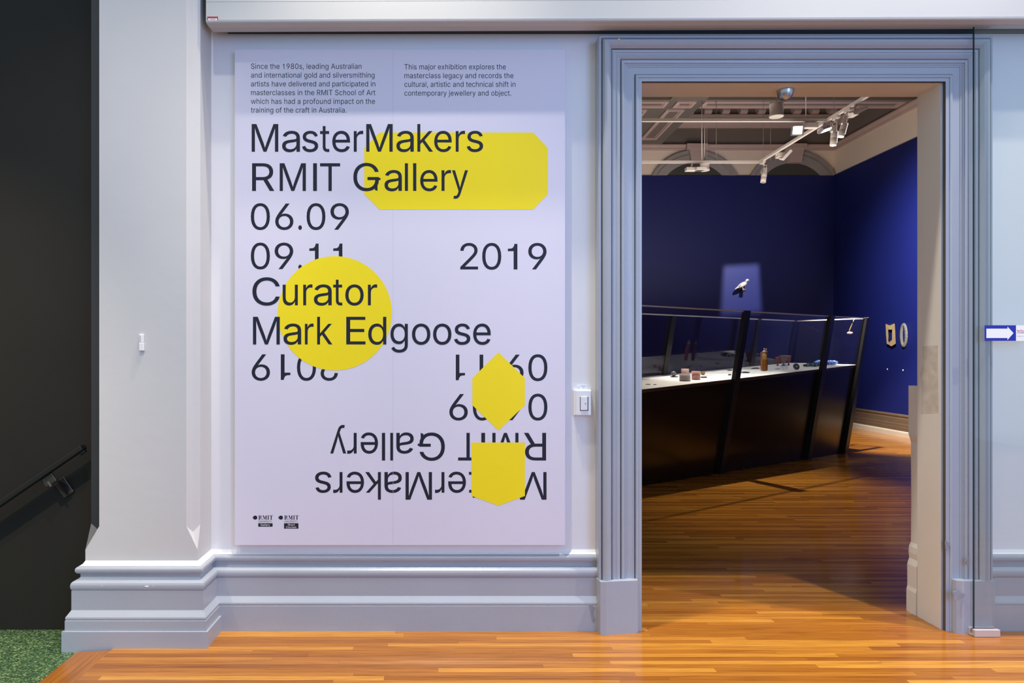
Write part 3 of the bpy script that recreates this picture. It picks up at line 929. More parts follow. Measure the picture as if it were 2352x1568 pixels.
def B(*it):
    return [(c, 540 + a / 3.0947, 540 + b / 3.0947) for c, a, b in it]


def rot(cs):
    return [[[(1833.4 - p[0], 1432.0 - p[1]) for p in c] for c in g] for g in cs]


DH = 60.6   # figures are a little lower than capitals
T_master = glyphs_boxed(A(('M', 117, 305), ('a', 332, 458), ('s', 473, 587), ('t', 600, 667), ('e', 686, 812), ('r', 838, 905), ('M', 926, 1113), ('a', 1139, 1262), ('k', 1287, 1398), ('e', 1406, 1530), ('r', 1558, 1624), ('s', 1636, 1752)), 348.3, 63.6)
T_rmit = glyphs_boxed(A(('R', 120, 277), ('M', 315, 500), ('I', 551, 578), ('T', 600, 742), ('G', 835, 1027), ('a', 1055, 1178), ('l', 1199, 1221), ('l', 1257, 1280), ('e', 1307, 1430), ('r', 1458, 1525), ('y', 1532, 1645)), 438.3, 63.6)
T_0609 = glyphs_boxed(A(('0', 111, 246), ('6', 283, 412), ('.', 446, 472), ('0', 505, 638), ('9', 673, 804)), 527.4, 60.2)
T_0911 = glyphs_boxed(A(('0', 111, 246), ('9', 279, 411), ('.', 446, 472), ('1', 524, 590), ('1', 693, 758)), 617.9, 60.2)
T_2019 = glyphs_boxed(A(('2', 1590, 1716), ('0', 1745, 1880), ('1', 1926, 1994), ('9', 2070, 2200)), 618.6, 60.2)
T_cur = glyphs_boxed(B(('C', 123, 317), ('u', 338, 446), ('r', 484, 550), ('a', 560, 687), ('t', 697, 764), ('o', 783, 914), ('r', 944, 1010)), 700.9, 63.6)
T_mark = glyphs_boxed(B(('M', 127, 318), ('a', 344, 470), ('r', 496, 558), ('k', 583, 692), ('E', 790, 927), ('d', 946, 1075), ('g', 1104, 1228), ('o', 1257, 1388), ('o', 1407, 1538), ('s', 1557, 1672), ('e', 1692, 1817)), 790.8, 63.6)
for cs in (T_0609, T_0911, T_2019):
    for g in cs:
        flat([g], on(.0002), 'date_figure', m_ink, poster)
for cs in (T_2019, T_0911, T_0609):
    for g in cs:
        flat(rot([g]), on(.0002), 'date_figure', m_ink, poster, 'figure printed upside down')
for cs in (T_rmit, T_master):
    flat(rot(cs), on(.0002), 'title_lettering', m_ink, poster, 'title printed upside down')
YL = on(.0004)
flat([[(871.7, 304.2), (1224.6, 304.2), (1258.4, 339.9), (1258.4, 445.6), (1224.6, 481), (871.7, 481), (836.5, 445.6), (836.5, 339.9)]], YL, 'yellow_octagon', m_yellow, poster)
flat([[(769.1 + 131.2 * math.cos(2 * math.pi * k / 96), 719.3 + 131.2 * math.sin(2 * math.pi * k / 96)) for k in range(96)]], YL, 'yellow_circle', m_yellow, poster)
flat([[(1144.9, 808.7), (1205.7, 868.5), (1205.7, 929.9), (1144.9, 988.4), (1084.8, 929.9), (1084.8, 868.5)]], YL, 'yellow_hexagon', m_yellow, poster)
flat([[(1082.9, 1015.9), (1205.7, 1015.9), (1205.7, 1138.6), (1144.9, 1160.9), (1082.9, 1138.6)]], YL, 'yellow_pentagon', m_yellow, poster)
for cs in (T_master, T_rmit):
    flat(cs, on(.0006), 'title_lettering', m_ink, poster)
for cs in (T_cur, T_mark):
    flat(cs, on(.0006), 'curator_lettering', m_ink, poster)
para = []
for s, x1, y in (("Since the 1980s, leading Australian", 830.4, 158.1), ("and international gold and silversmithing", 860.3, 178.3), ("artists have delivered and participated in", 862, 198.4),
                 ("masterclasses in the RMIT School of Art", 862.3, 218.4), ("which has had a profound impact on the", 861.3, 238.5), ("training of the craft in Australia.", 796, 258.6)):
    para += glyphs_line(s, 576.4, x1, y, 12.1)
flat(para, on(.0002), 'paragraph_lettering', m_ink, poster, 'left paragraph of small text')
para = []
for s, x1, y in (("This major exhibition explores the", 1161.8, 159.3), ("masterclass legacy and records the", 1179.3, 179.4), ("cultural, artistic and technical shift in", 1183.9, 199.4), ("contemporary jewellery and object.", 1174, 219.6)):
    para += glyphs_line(s, 928.9, x1, y, 12.1)
flat(para, on(.0002), 'paragraph_lettering', m_ink, poster, 'right paragraph of small text')


def serif_word(x0, x1, yt, yb):
    """bold serif R M I T from strokes, on a 34 x 10 grid"""
    k = (x1 - x0) / 34.0
    h = (yb - yt) / 10.0
    q = lambda pts: [(x0 + a * k, yt + b * h) for a, b in pts]
    r = lambda a, b, c, d: q([(a, b), (c, b), (c, d), (a, d)])
    out = [r(0, 0, 4, .7), r(1, .5, 3.2, 9.5), r(0, 9.3, 4.2, 10), r(3, 0, 5, .8), r(3, 4.6, 5, 5.4)]
    out += [q([(4.8, 0), (6.8, .6), (7.4, 2.6), (6.8, 4.7), (4.8, 5.4), (4.8, 4.7), (5.2, 2.7), (4.8, .7)]), q([(4.2, 5.2), (5.8, 5.0), (7.6, 9.3), (8.6, 9.6), (8.6, 10), (6.6, 10)])]
    out += [r(9.6, 0, 12, .7), r(9.4, 9.3, 12, 10), r(10.6, .5, 11.1, 9.5), q([(10.6, 0), (12.8, 0), (15.2, 7), (14.4, 10)]), q([(14.4, 10), (14.2, 8.6), (17.4, 0), (18, 0), (18, .6)]), r(16.9, .4, 19.1, 9.6), r(17.4, 0, 20, .7), r(16.2, 9.3, 20, 10)]
    out += [r(21, 0, 25, .7), r(21.9, .5, 24.1, 9.5), r(21, 9.3, 25, 10)]
    out += [r(26, 0, 34, .8), r(28.9, .5, 31.1, 9.5), r(28, 9.3, 32, 10), q([(26, .5), (26.7, .5), (26.2, 3)]), q([(33.3, .5), (34, .5), (33.8, 3)])]
    return out


for j, (lx, tx0, tx1, bx0, bx1, bb) in enumerate(((586.3, 593.5, 626.8, 593.1, 626.1, 1209.2), (645.3, 652.9, 686, 652.4, 685.5, 1213.7))):
    dot = [(lx + 4.7 * math.cos(2 * math.pi * k / 30), 1188.3 + 4.7 * math.sin(2 * math.pi * k / 30)) for k in range(30)]
    parts = [dot]
    mark = [[(lx - 5.9, 1187.2), (lx - 3, 1187.2), (lx - 3, 1189.6), (lx - 5.9, 1189.6)], [(lx - 4.9, 1185.2), (lx - 3, 1185.2), (lx - 3, 1186.6), (lx - 4.9, 1186.6)], [(lx - 4.6, 1190.4), (lx - 3, 1190.4), (lx - 3, 1191.8), (lx - 4.6, 1191.8)]]
    lg = flat(parts, on(.0002), 'logo', m_ink, poster, 'small black university logo')
    for mk in mark:
        flat([mk], on(.0003), 'logo_pixel', m_ink, lg)
    flat([[st if area2(st) > 0 else st[::-1] for st in serif_word(tx0, tx1, 1183.4, 1193.0)]], on(.0002), 'logo_name', m_ink, lg)
    flat(glyphs_line('UNIVERSITY', tx0, tx1 - 2, 1199.1, 4.0), on(.0002), 'logo_name', m_ink, lg)
    flat([[(bx0, 1201.2), (bx1, 1201.2), (bx1, bb), (bx0, bb)]], on(.0002), 'logo_box', m_ink, lg)
    if j == 0:
        flat(glyphs_line('Gallery', 598.5, 620.1, 1207.2, 4.4), on(.0004), 'logo_box_lettering', m_white, lg)
    else:
        flat(glyphs_line('Short', 661.0, 677.1, 1206.9, 4.2) + glyphs_line('Courses', 656.8, 680.7, 1212.3, 4.2), on(.0004), 'logo_box_lettering', m_white, lg)

# ------------------------------------------------------------------ roller shutter box over the wall
bx0, bx1, bzb = -1.118, 4.6, 2.826
shutter = thing('roller_shutter_box', 'long white roller shutter box across the top of the wall', 'shutter box', (bx0, 3.18, bzb))
prof = [(3.100, 3.6), (3.1, bzb + .132), (3.1015, bzb + .131), (3.1, bzb + .130), (3.1, bzb + .092), (3.1015, bzb + .091), (3.1, bzb + .090), (3.1, bzb + .010), (3.102, bzb + .0085), (3.098, bzb + .007), (3.099, bzb + .001),
        (3.104, bzb - .003), (3.14, bzb - .006), (3.16, bzb - .004), (3.2, bzb), (3.215, bzb + .012), (3.215, 3.6)]
tilt = 0.0040
mb = MB()
mb.prism(prof, lambda p: Vector((bx0, p[0], p[1])), lambda p: Vector((bx1, p[0], p[1] + tilt * (bx1 - bx0))))
sub(mb, 'casing', m_box, shutter)
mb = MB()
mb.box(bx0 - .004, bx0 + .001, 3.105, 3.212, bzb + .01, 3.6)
sub(mb, 'end_plate', mat('shutter_gap_shade', (0.03, 0.028, 0.025), 0.6), shutter)  # near-black colour draws the shaded gap beside the pilaster
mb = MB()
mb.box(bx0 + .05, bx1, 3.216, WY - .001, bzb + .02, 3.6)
sub(mb, 'rear_gap_shade', mat('shutter_gap_shade', (0.03, 0.028, 0.025), 0.6), shutter)  # dark solid standing in for the shade behind the box
a, b = P(476, 47, 3.0985), P(500.5, 38, 3.0985)
tagm = MB()
tagm.box(a.x, b.x, 3.0985, 3.1, a.z, b.z)
o = sub(tagm, 'asset_label', m_red, shutter, 'small red and white asset label')
tagm = MB()
a, b = P(478, 46.3, 3.098), P(498.5, 42, 3.098)
tagm.box(a.x, b.x, 3.0980, 3.0987, a.z, b.z)
sub(tagm, 'label_strip', m_white, o)
tagm = MB()
for k in range(6):
    q = P(483 + k * 2.2, 44, 3.0978)
    tagm.box(q.x - .001, q.x + .001, 3.0977, 3.0982, q.z - .002, q.z + .002)
sub(tagm, 'label_print', m_ink, o)

# ------------------------------------------------------------------ small fittings on the hall wall
def fitting(x0, y0, x1, y1, Y, d):
    a, b = P(x0, y1, Y), P(x1, y0, Y)
    return a.x, b.x, Y, Y + d, a.z, b.z


exit_sw = thing('exit_button', 'white rocker exit button in a surface box between poster and door frame', 'switch', tuple(P(1340, 925, 3.25)))
mb = MB()
x0, x1, ya, yb, za, zb = fitting(1321, 895.5, 1358, 954, 3.236, WY - 3.236)
mb.box(x0 - .004, x1 + .002, 3.242, WY, za, zb, bevel=.003)
sub(mb, 'mounting_box', m_white, exit_sw)
x0, x1, ya, yb, za, zb = fitting(1323.5, 896.5, 1358, 953.5, 3.231, .012)
mb = MB()
mb.box(x0, x1, ya, yb, za, zb, bevel=.003)
sub(mb, 'face_plate', m_white, exit_sw)
x0, x1, ya, yb, za, zb = fitting(1332, 911, 1351.3, 943, 3.2305, .002)
mb = MB()
mb.box(x0, x1, ya, yb, za, zb)
sub(mb, 'rocker_surround', mat('switch_slot_navy', (0.02, 0.025, 0.06), 0.4), exit_sw)
x0, x1, ya, yb, za, zb = fitting(1333.8, 910.5, 1349.6, 941.6, 3.226, .008)
mb = MB()
mb.box(x0, x1, ya, yb, za, zb, bevel=.0015)
rk = sub(mb, 'rocker', m_white, exit_sw)
mb = MB()
q = P(1344.6, 926.7, 3.2255)
mb.ball(q, .0022, (1, .4, 1))
sub(mb, 'rocker_dot', m_black, rk)
lab = MB()
x0, x1, ya, yb, za, zb = fitting(1325, 884, 1348.5, 895.3, WY - .002, .002)
lab.box(x0, x1, ya, yb, za, zb)
lab = tag(lab.build('label_tape', m_white), 'small white printed label stuck just above the exit button', 'label')
mb = MB()
for px, py, w, h in ((1340, 886, 6, .6), (1340.5, 889.5, 3, .5), (1340.5, 892, 2.4, .5), (1327.5, 889.5, 1, 1), (1330.5, 889.5, 1, 1), (1329, 893, 1.4, .8)):
    q = P(px, py, WY - .0023)
    mb.box(q.x - w * .002, q.x + w * .002, q.y, q.y + .0005, q.z - h * .002, q.z + h * .002)
sub(mb, 'label_print', mat('faint_print', (.45, .45, .62), .5), lab)

sensor = thing('door_contact', 'slim white plastic sensor fixed on the face of the pilaster', 'sensor', tuple(P(324, 786, PY)))
x0, x1, ya, yb, za, zb = fitting(319, 767.5, 329, 786.5, PY - .009, .009)
mb = MB()
mb.box(x0, x1, ya, yb, za, zb, bevel=.0025)
sub(mb, 'upper_body', m_white, sensor)
mb = MB()
mb.box(x0 + .004, x0 + .007, ya - .0006, ya + .002, za + .003, zb - .006)
sub(mb, 'slot', mat('slot_grey', (.4, .4, .42), .5), sensor)
x0, x1, ya, yb, za, zb = fitting(318.8, 787, 329.5, 805.5, PY - .012, .012)
mb = MB()
mb.box(x0, x1, ya, yb, za, zb, bevel=.0025)
sub(mb, 'lower_body', m_white, sensor)

# handrail on the charcoal stair wall
RY = 3.185
ra, rb = P(-60, 1198, RY), P(192.5, 1026, RY)
rail = thing('handrail', 'dark bronze handrail sloping up the charcoal stair wall', 'handrail', tuple((ra + rb) / 2))
dirv = (rb - ra).normalized()
up = Vector((-dirv.z, 0, dirv.x))


def slab(mb, c, along, h, y0, y1, bevel=0.0):
    """box centred at c, 'along' the rail direction, h across it"""
    M = Matrix(((dirv.x, 0, up.x, c.x), (0, 1, 0, 0), (dirv.z, 0, up.z, c.z), (0, 0, 0, 1)))
    mb.box(-along / 2, along / 2, y0, y1, -h / 2, h / 2, M=M, bevel=bevel)


mb = MB()
slab(mb, (ra + rb) / 2, (rb - ra).length, .024, RY - .022, RY + .022, .004)
sub(mb, 'rail_bar', m_darkmetal, rail)
mb = MB()
slab(mb, rb - dirv * .02 - up * .018, .032, .014, RY - .008, RY + .012, .002)
sub(mb, 'end_clip', m_black, rail)
br = MB()
slab(br, P(113, 1103, RY) + up * .002, .064, .05, RY - .004, RY + .002, .006)
bo = sub(br, 'bracket_clip', m_bracket, rail, 'metal bracket plate under the rail')
mb = MB()
slab(mb, P(117, 1110, RY) - up * .002, .011, .028, RY - .016, RY + .0, .003)
sub(mb, 'bolt', mat('bolt_steel', (.25, .23, .21), .3, metallic=.9), bo)
mb = MB()
c = P(146, 1119, 3.255)
slab(mb, c, .062, .092, 3.254, WY, .006)
sub(mb, 'wall_plate', m_bracket, rail)
mb = MB()
q0, q1, q2 = P(122, 1103, RY), P(131, 1099, RY), P(154, 1137, 3.253)
q3 = P(124, 1114, RY)
mb.prism([q0, q1, q2, q3], lambda p: p, lambda p: p + Vector((.004, .006, -.002)))
mb.prism([q1, P(133, 1104, RY), P(152, 1112, 3.254), q2], lambda p: p, lambda p: p + Vector((.003, .0, -.003)))
sub(mb, 'bracket_arm', m_bracket, rail)

# ------------------------------------------------------------------ glass sliding door on the right
GY = 3.155
gx = P(2236.5, 0, GY).x
gdoor = thing('door_1', 'tall clear glass door standing half across the right door frame', 'glass door', (gx, GY, 0), kind='structure')
gm = MB()
gm.box(gx, 4.4, GY - .005, GY + .005, .008, 2.828)
sub(gm, 'glass_pane', m_glass, gdoor)
mb = MB()
mb.box(gx - .0012, gx + .0002, GY - .005, GY + .005, .008, 2.828)
sub(mb, 'glass_edge', m_glassedge, gdoor, 'dark green polished edge')
clamp = MB()
a, b = P(2239, 1461, 3.133), P(2298, 1450, 3.133)
clamp.box(a.x, b.x, 3.133, 3.150, .001, .034, bevel=.002)
clamp.box(a.x - .004, b.x - .004, 3.160, 3.176, .001, .036, bevel=.002)
clamp.box(a.x - .002, b.x - .002, 3.149, 3.161, .001, .008)
sub(clamp, 'floor_guide', mat('guide_aluminium', (.66, .57, .55), .35, metallic=.3), gdoor, 'pale aluminium floor guide')
# push sign with white arrow
SG = GY - .0056
sx0, sx1 = 2261, 2333.6
sign = MB()
a, b = P(sx0, 782.5, SG), P(2400, 746.8, SG)
sign.box(a.x, b.x, SG, SG + .0008, a.z, b.z)
sign = sign.build('push_sign', m_white, origin=(a.x, SG, a.z))
tag(sign, 'blue and white sticker with a white arrow on the glass door', 'sign')
fl = lambda x, y: P(x, y, SG - .0003)
flat([[(sx0, 746.8), (sx1, 746.8), (sx1, 782.5), (sx0, 782.5)]], fl, 'blue_field', m_signblue, sign)
fl2 = lambda x, y: P(x, y, SG - .0006)
flat([[(2265.6, 754.5), (2314, 754.5), (2314, 749.8), (2328, 764.6), (2314, 780.7), (2314, 776), (2265.6, 776)]], fl2, 'white_arrow', m_white, sign)
crown = [(2336.2, 757.0), (2338.2, 758.2), (2342.6, 759.4), (2345.3, 756.6), (2348, 759.4), (2352.4, 758.2), (2354.4, 757.0), (2353.8, 760.8), (2353.0, 760.8), (2352.8, 759.4), (2347.6, 760.8), (2345.3, 758.4), (2343, 760.8), (2337.6, 759.6), (2337.4, 761.6), (2336.8, 761.6)]
flat([crown], fl, 'crown_logo', mat('crown_red', (.72, .05, .09), .4), sign)
flat(glyphs_line('DORMA', 2337, 2356, 765.2, 3.0), fl, 'sign_lettering', m_ink, sign)
flat(glyphs_line('1800 675 4', 2336, 2358, 772.8, 2.0), fl, 'sign_lettering', mat('sign_grey', (.2, .2, .24), .5), sign)

# ------------------------------------------------------------------ gallery: display case
D0 = Vector((.8308, .5565, 0))
N0 = Vector((-.5565, .8308, 0))
LEAN = Vector((.26, -.05, 0))
P0 = Vector((1.877, 6.65, 0))
ZT = 1.76
S0, S1 = -1.6, 3.93
CW = .93


def cp(s, w, z):
    """point of the leaning case: s along, w back from the front face, z up"""
    return P0 + D0 * s + N0 * w + LEAN * (z / ZT) + Vector((0, 0, z))


zdf = lambda s: .968 + .047 * s
zdb = lambda s: .988 + .0455 * s
case = thing('display_case', 'long black leaning glass display case with a sloping white deck in the blue gallery', 'display case', tuple(P0 + D0 * 1.2))


def slabquad(mb, c8):
    f = [(0, 1, 2, 3), (7, 6, 5, 4), (0, 4, 5, 1), (1, 5, 6, 2), (2, 6, 7, 3), (3, 7, 4, 0)]
    vs = [mb.bm.verts.new(p) for p in c8]
    for q in f:
        mb.bm.faces.new([vs[i] for i in q])


def cbox(mb, s0, s1, w0, w1, z0, z1):
    g = lambda z, s: z(s) if callable(z) else z
    slabquad(mb, [cp(s0, w0, g(z0, s0)), cp(s1, w0, g(z0, s1)), cp(s1, w1, g(z0, s1)), cp(s0, w1, g(z0, s0)), cp(s0, w0, g(z1, s0)), cp(s1, w0, g(z1, s1)), cp(s1, w1, g(z1, s1)), cp(s0, w1, g(z1, s0))])


posts = [-.51, 1.247, 3.002, 3.887]
edges = [S0] + posts + [S1]
for a, b in ((-1.6, -.51), (-.51, 1.247), (1.247, 3.002), (3.002, 3.887)):
    mb = MB()
    cbox(mb, a, b, .012, .03, .0, lambda s: zdf(s) - .028)
    sub(mb, 'front_panel', m_panel, case)
mb = MB()
cbox(mb, S0, S1 - .03, CW - .03, CW - .01, 0, lambda s: zdb(s) - .03)
sub(mb, 'rear_panel', m_panel, case)
mb = MB()
cbox(mb, S1 - .03, S1 - .012, .03, CW - .03, 0, lambda s: zdf(s) - .03)
sub(mb, 'end_panel', m_panel, case)
mb = MB()
zb2 = lambda s: zdf(s) - .030
slabquad(mb, [cp(S0, .012, zdf(S0) - .012), cp(S1 - .02, .012, zdf(S1) - .012), cp(S1 - .02, CW - .012, zdb(S1) - .012), cp(S0, CW - .012, zdb(S0) - .012),
              cp(S0, .012, zdf(S0)), cp(S1 - .02, .012, zdf(S1)), cp(S1 - .02, CW - .012, zdb(S1)), cp(S0, CW - .012, zdb(S0))])
sub(mb, 'deck', m_deck, case)
mb = MB()
cbox(mb, S0, S1 - .02, .006, .012, lambda s: zdf(s) - .034, lambda s: zdf(s) - .001)
sub(mb, 'deck_edge', m_edge, case)
for s in posts:
    mb = MB()
    cbox(mb, s - .043, s + .043, -.035, .012, 0, ZT)
    sub(mb, 'front_post', m_black, case)
for s in posts:
    mb = MB()
    cbox(mb, s - .043, s + .043, CW - .012, CW + .035, 0, ZT)
    sub(mb, 'rear_post', m_black, case)
for a, b in zip([S0] + [p + .043 for p in posts[:-1]], [p - .043 for p in posts]):
    mb = MB()
    cbox(mb, a, b, .0, .006, lambda s: zdf(s) + .002, ZT - .012)
    sub(mb, 'glass_pane', m_caseglass, case)
    mb = MB()
    cbox(mb, a, b, CW - .008, CW - .002, lambda s: zdb(s) + .002, ZT - .012)
    sub(mb, 'glass_pane', m_caseglass, case)
mb = MB()
cbox(mb, S1 - .018, S1 - .012, .03, CW - .03, lambda s: zdf(s) + .002, ZT - .012)
sub(mb, 'glass_pane', m_caseglass, case)
for w in (.002, CW - .006):
    mb = MB()
    cbox(mb, S0, S1, w - .006, w + .006, ZT - .014, ZT)
    sub(mb, 'top_rail', m_rail, case)
mb = MB()
cbox(mb, S1 - .024, S1 - .012, .002, CW - .006, ZT - .014, ZT)
sub(mb, 'top_rail', m_rail, case)
mb = MB()
q = cp(3.93, .03, ZT)
cbox(mb, S1 - .06, S1, -.035, .012, ZT, ZT + .002)
sub(mb, 'post_cap', m_rail, case)

# plane of the deck for setting things down
_a, _b, _c = cp(-.23, .012, zdf(-.23)), cp(3.89, .012, zdf(3.89)), cp(1.5, CW - .012, zdb(1.5))
DN = (_b - _a).cross(_c - _a).normalized()
if DN.z < 0:
    DN = -DN


def DK(px, py):
    d = Vector(((px - CX) / F, 1, -(py - CY) / F))
    o = Vector((0, 0, H))
    return o + d * ((_a - o).dot(DN) / d.dot(DN))


def Mat(o, z=None, x=None):
    z = (z or DN).normalized()
    x = (x or D0)
    x = (x - z * x.dot(z)).normalized()
    y = z.cross(x)
    return Matrix(((x.x, y.x, z.x, o.x), (x.y, y.y, z.y, o.y), (x.z, y.z, z.z, o.z), (0, 0, 0, 1)))


XW = Vector((1, 0, 0))


def exhibit(name, label, cat, o, group=None):
    return thing(name, label, cat, tuple(o), group)


G1 = 'objects on the display case deck'


def one(mb, name, m, label, cat, o, group=None):
    return tag(mb.build(name, m, origin=o), label, cat, group)


m_pinkglaze = mat('pink_glaze', (.62, .30, .27), .6, .12, 30, .2, 90)
m_greypink = mat('grey_pink_glaze', (.47, .38, .38), .6, .12, 30, .2, 90)
m_palepink = mat('pale_pink_glaze', (.68, .42, .38), .6, .08, 30)
m_silver = mat('silver', (.55, .55, .58), .35, .1, metallic=.8)
m_clear = glass_mat('clear_glass', (.88, .9, .93), 1.0, .10)


def vessel(name, label, px0, px1, yt, yb, m, group=None):
    """open thin-walled tapered cylinder cup"""
    o = DK((px0 + px1) / 2, yb - 1.5)
    sc = o.y / F
    r = (px1 - px0) / 2 * sc
    h = (yb - 2.0 - yt) * sc
    mb = MB()
    mb.lathe([(0, 0), (r * .97, 0), (r, .004), (r, h), (r - .004, h), (r - .008, .008), (0, .008)], Mat(o, Vector((0, 0, 1)), XW), 28)
    return one(mb, name, m, label, 'cup', o, group)


vessel('beaker', 'grey-pink beaker, lowest and nearest of three beakers on the white deck', 1561, 1585.5, 858.5, 876, m_greypink, 'pink beakers')
vessel('beaker', 'tall salmon pink beaker, at the right of three beakers on the white deck', 1589, 1608, 851.5, 873, m_pinkglaze, 'pink beakers')
vessel('beaker', 'pale pink beaker behind the grey-pink one on the white deck', 1565, 1582, 846, 862, m_palepink, 'pink beakers')

o = DK(1549, 866)
t = exhibit('ball_brooch', 'grey ball standing on a dark oval dish near the left end of the case', 'ornament', o)
mb = MB()
mb.lathe([(0, 0), (.03, .0), (.043, .006), (.045, .009), (.03, .006), (0, .005)], Mat(o + Vector((0, 0, .001)), Vector((0, 0, 1)), XW))
sub(mb, 'dish', mat('dish_brown', (.07, .05, .05), .5), t)
mb = MB()
r = 6.2 * o.y / F
mb.ball(o + Vector((-.01, 0, r + .008)), r)
sub(mb, 'ball', mat('grey_mesh', (.17, .17, .18), .5, .3, 120), t)

o = DK(1592, 855)
mb = MB()
r = 11 * o.y / F
mb.lathe([(r, 0), (r * 1.02, .01), (r * .98, r * .5), (r * .75, r * .95), (r * .35, r * 1.25), (.002, r * 1.33)], Mat(o, Vector((0, 0, 1)), XW), 28)
one(mb, 'glass_dome', m_clear, 'clear glass dome standing behind the three beakers', 'ornament', o)

o = DK(1614.5, 861)
mb = MB()
r = 5.8 * o.y / F
mb.lathe([(0, 0), (r * .4, 0), (r * .75, r * .5), (r, r * 1.25), (r * .93, r * 1.25), (r * .65, r * .5), (0, r * .25)], Mat(o, Vector((0, 0, 1)), XW), 24)
one(mb, 'wooden_bowl', mat('tan_wood', (.45, .26, .10), .5, .2, 20), 'small tan wooden bowl just right of the pink beakers', 'bowl', o)

o = DK(1616.5, 867.5)
mb = MB()
mb.torus(Mat(o + Vector((0, 0, .007))), .026, .007, sx=1.25)
one(mb, 'bangle', m_black, 'flat black bangle lying in front of the tan wooden bowl', 'bangle', o)
o = DK(1630, 862)
mb = MB()
mb.box(-.075, .075, -.008, .008, 0, .004, M=Mat(o, None, XW), bevel=.001)
one(mb, 'metal_strip', m_silver, 'thin grey metal strip lying behind the black bangle', 'ornament', o)
for i, (px, py, rx, lb) in enumerate(((1488.5, 883, .024, 'thin dark wire ring, larger of two at the left end of the deck'), (1504, 883.5, .015, 'thin dark wire ring, smaller of two at the left end of the deck'))):
    o = DK(px, py)
    mb = MB()
    mb.torus(Mat(o + Vector((0, 0, .003))), rx, .0025)
    one(mb, 'wire_ring', m_darkmetal, lb, 'ring', o, 'wire rings on the deck')
o = DK(1482, 872)
mb = MB()
mb.box(-.05, .05, -.009, .009, 0, .008, M=Mat(o, None, Vector((1, .2, 0))), bevel=.002)
one(mb, 'bone_pin', mat('bone', (.62, .58, .48), .5, .05), 'pale bone coloured stick lying at the far left of the deck', 'ornament', o)

# dark brooches
for px, py, w, h, lb in ((1676, 851, .05, .012, 'small dark brooch lying behind, just left of the first post'), (1676, 862, .03, .02, 'small dark brooch lying in front, just left of the first post'), (1735, 846.5, .08, .014, 'flat brown leaf brooch lying behind the amber bottles')):
    o = DK(px, py)
    mb = MB()
    n = 18
    top = []
    rings = []
    for k in range(n + 1):
        u = -1 + 2 * k / n
        ww = max(.0, (1 - u * u)) ** .6
        rings.append([Vector((u * w * .7, -ww * w * .3 - .0005, 0)), Vector((u * w * .7, 0, h * ww + .0008)), Vector((u * w * .7, ww * w * .3 + .0005, 0))])
    M = Mat(o, None, XW)
    mb.rings([[M @ p for p in r] for r in rings])
    one(mb, 'brooch', mat('dark_brooch', (.05, .038, .03), .45, .3, 40), lb, 'brooch', o, 'dark brooches on the deck')
# lips brooch: two arcs with a gap
o = DK(1712, 856.5)
mb = MB()
M = Mat(o, None, XW)
for sg in (1, -1):
    pts, rr = [], []
    for k in range(15):
        u = -1 + 2 * k / 14
        y = sg * (.022 * (1 - u * u) + .004) + (.006 * math.exp(-(u / .18) ** 2) * (-1) if sg > 0 else 0)
        pts.append(M @ Vector((u * .05, y, .008)))
        rr.append(.002 + .007 * (1 - u * u))
    mb.tube(pts, rr, 8)
one(mb, 'lips_brooch', m_black, 'black lip-shaped brooch lying just right of the first post', 'brooch', o)

# pair of amber bottles
m_amber = mat('amber_glaze', (.40, .135, .03), .12, .25, 18, coat=.6)
m_ambergold = mat('amber_gold', (.75, .40, .06), .2, .1)
m_copper = mat('copper_dark', (.17, .075, .045), .25, .2, 20, coat=.5)
m_pale = mat('pale_stopper', (.72, .55, .48), .4, .05)
for k, (xa, xb, yt, yb, ms, lb) in enumerate(((1748.3, 1759.8, 807.5, 853, m_amber, 'amber bottle with a round pale medallion, left of a touching pair in the case'), (1757.5, 1764.3, 808, 852, m_copper, 'dark copper bottle, right of a touching pair in the case'))):
    o = DK((xa + xb) / 2, yb - 1)
    sc = o.y / F
    w, h = (xb - xa) * sc, (yb - yt) * sc
    if k:
        o = o + Vector((.004, .035, 0))
    t = exhibit('bottle', lb, 'bottle', o, 'pair of bottles')
    mb = MB()
    mb.box(-w / 2, w / 2, -.022, .022, 0, h * .97, M=Matrix.Translation(o), bevel=.008)
    body = sub(mb, 'body', ms, t)
    mb = MB()
    mb.lathe([(w * .42, h * .965), (w * .40, h * .99), (w * .18, h * 1.03), (.006, h * 1.06), (.005, h * 1.10), (.009, h * 1.12), (.009, h * 1.15), (.0, h * 1.17)], Matrix.Translation(o + Vector((w * .12, 0, 0))), 16)
    sub(mb, 'stopper', m_pale, t)
    if k == 0:
        mb = MB()
        mb.lathe([(0, 0), (.026, 0), (.026, .002), (.017, .003), (.016, .002), (.0, .003)], Mat(o + Vector((-.001, -.0225, h * .78)), Vector((0, -1, 0)), XW), 24)
        sub(mb, 'medallion', mat('medallion_cream', (.70, .52, .30), .4), body)
        mb = MB()
        mb.box(-w * .48, w * .48, -.0235, -.0215, h * .60, h * .68, M=Matrix.Translation(o))
        mb.box(-.0025, .0025, -.0237, -.0215, .02, h * .95, M=Matrix.Translation(o))
        sub(mb, 'gold_band', m_ambergold, body)

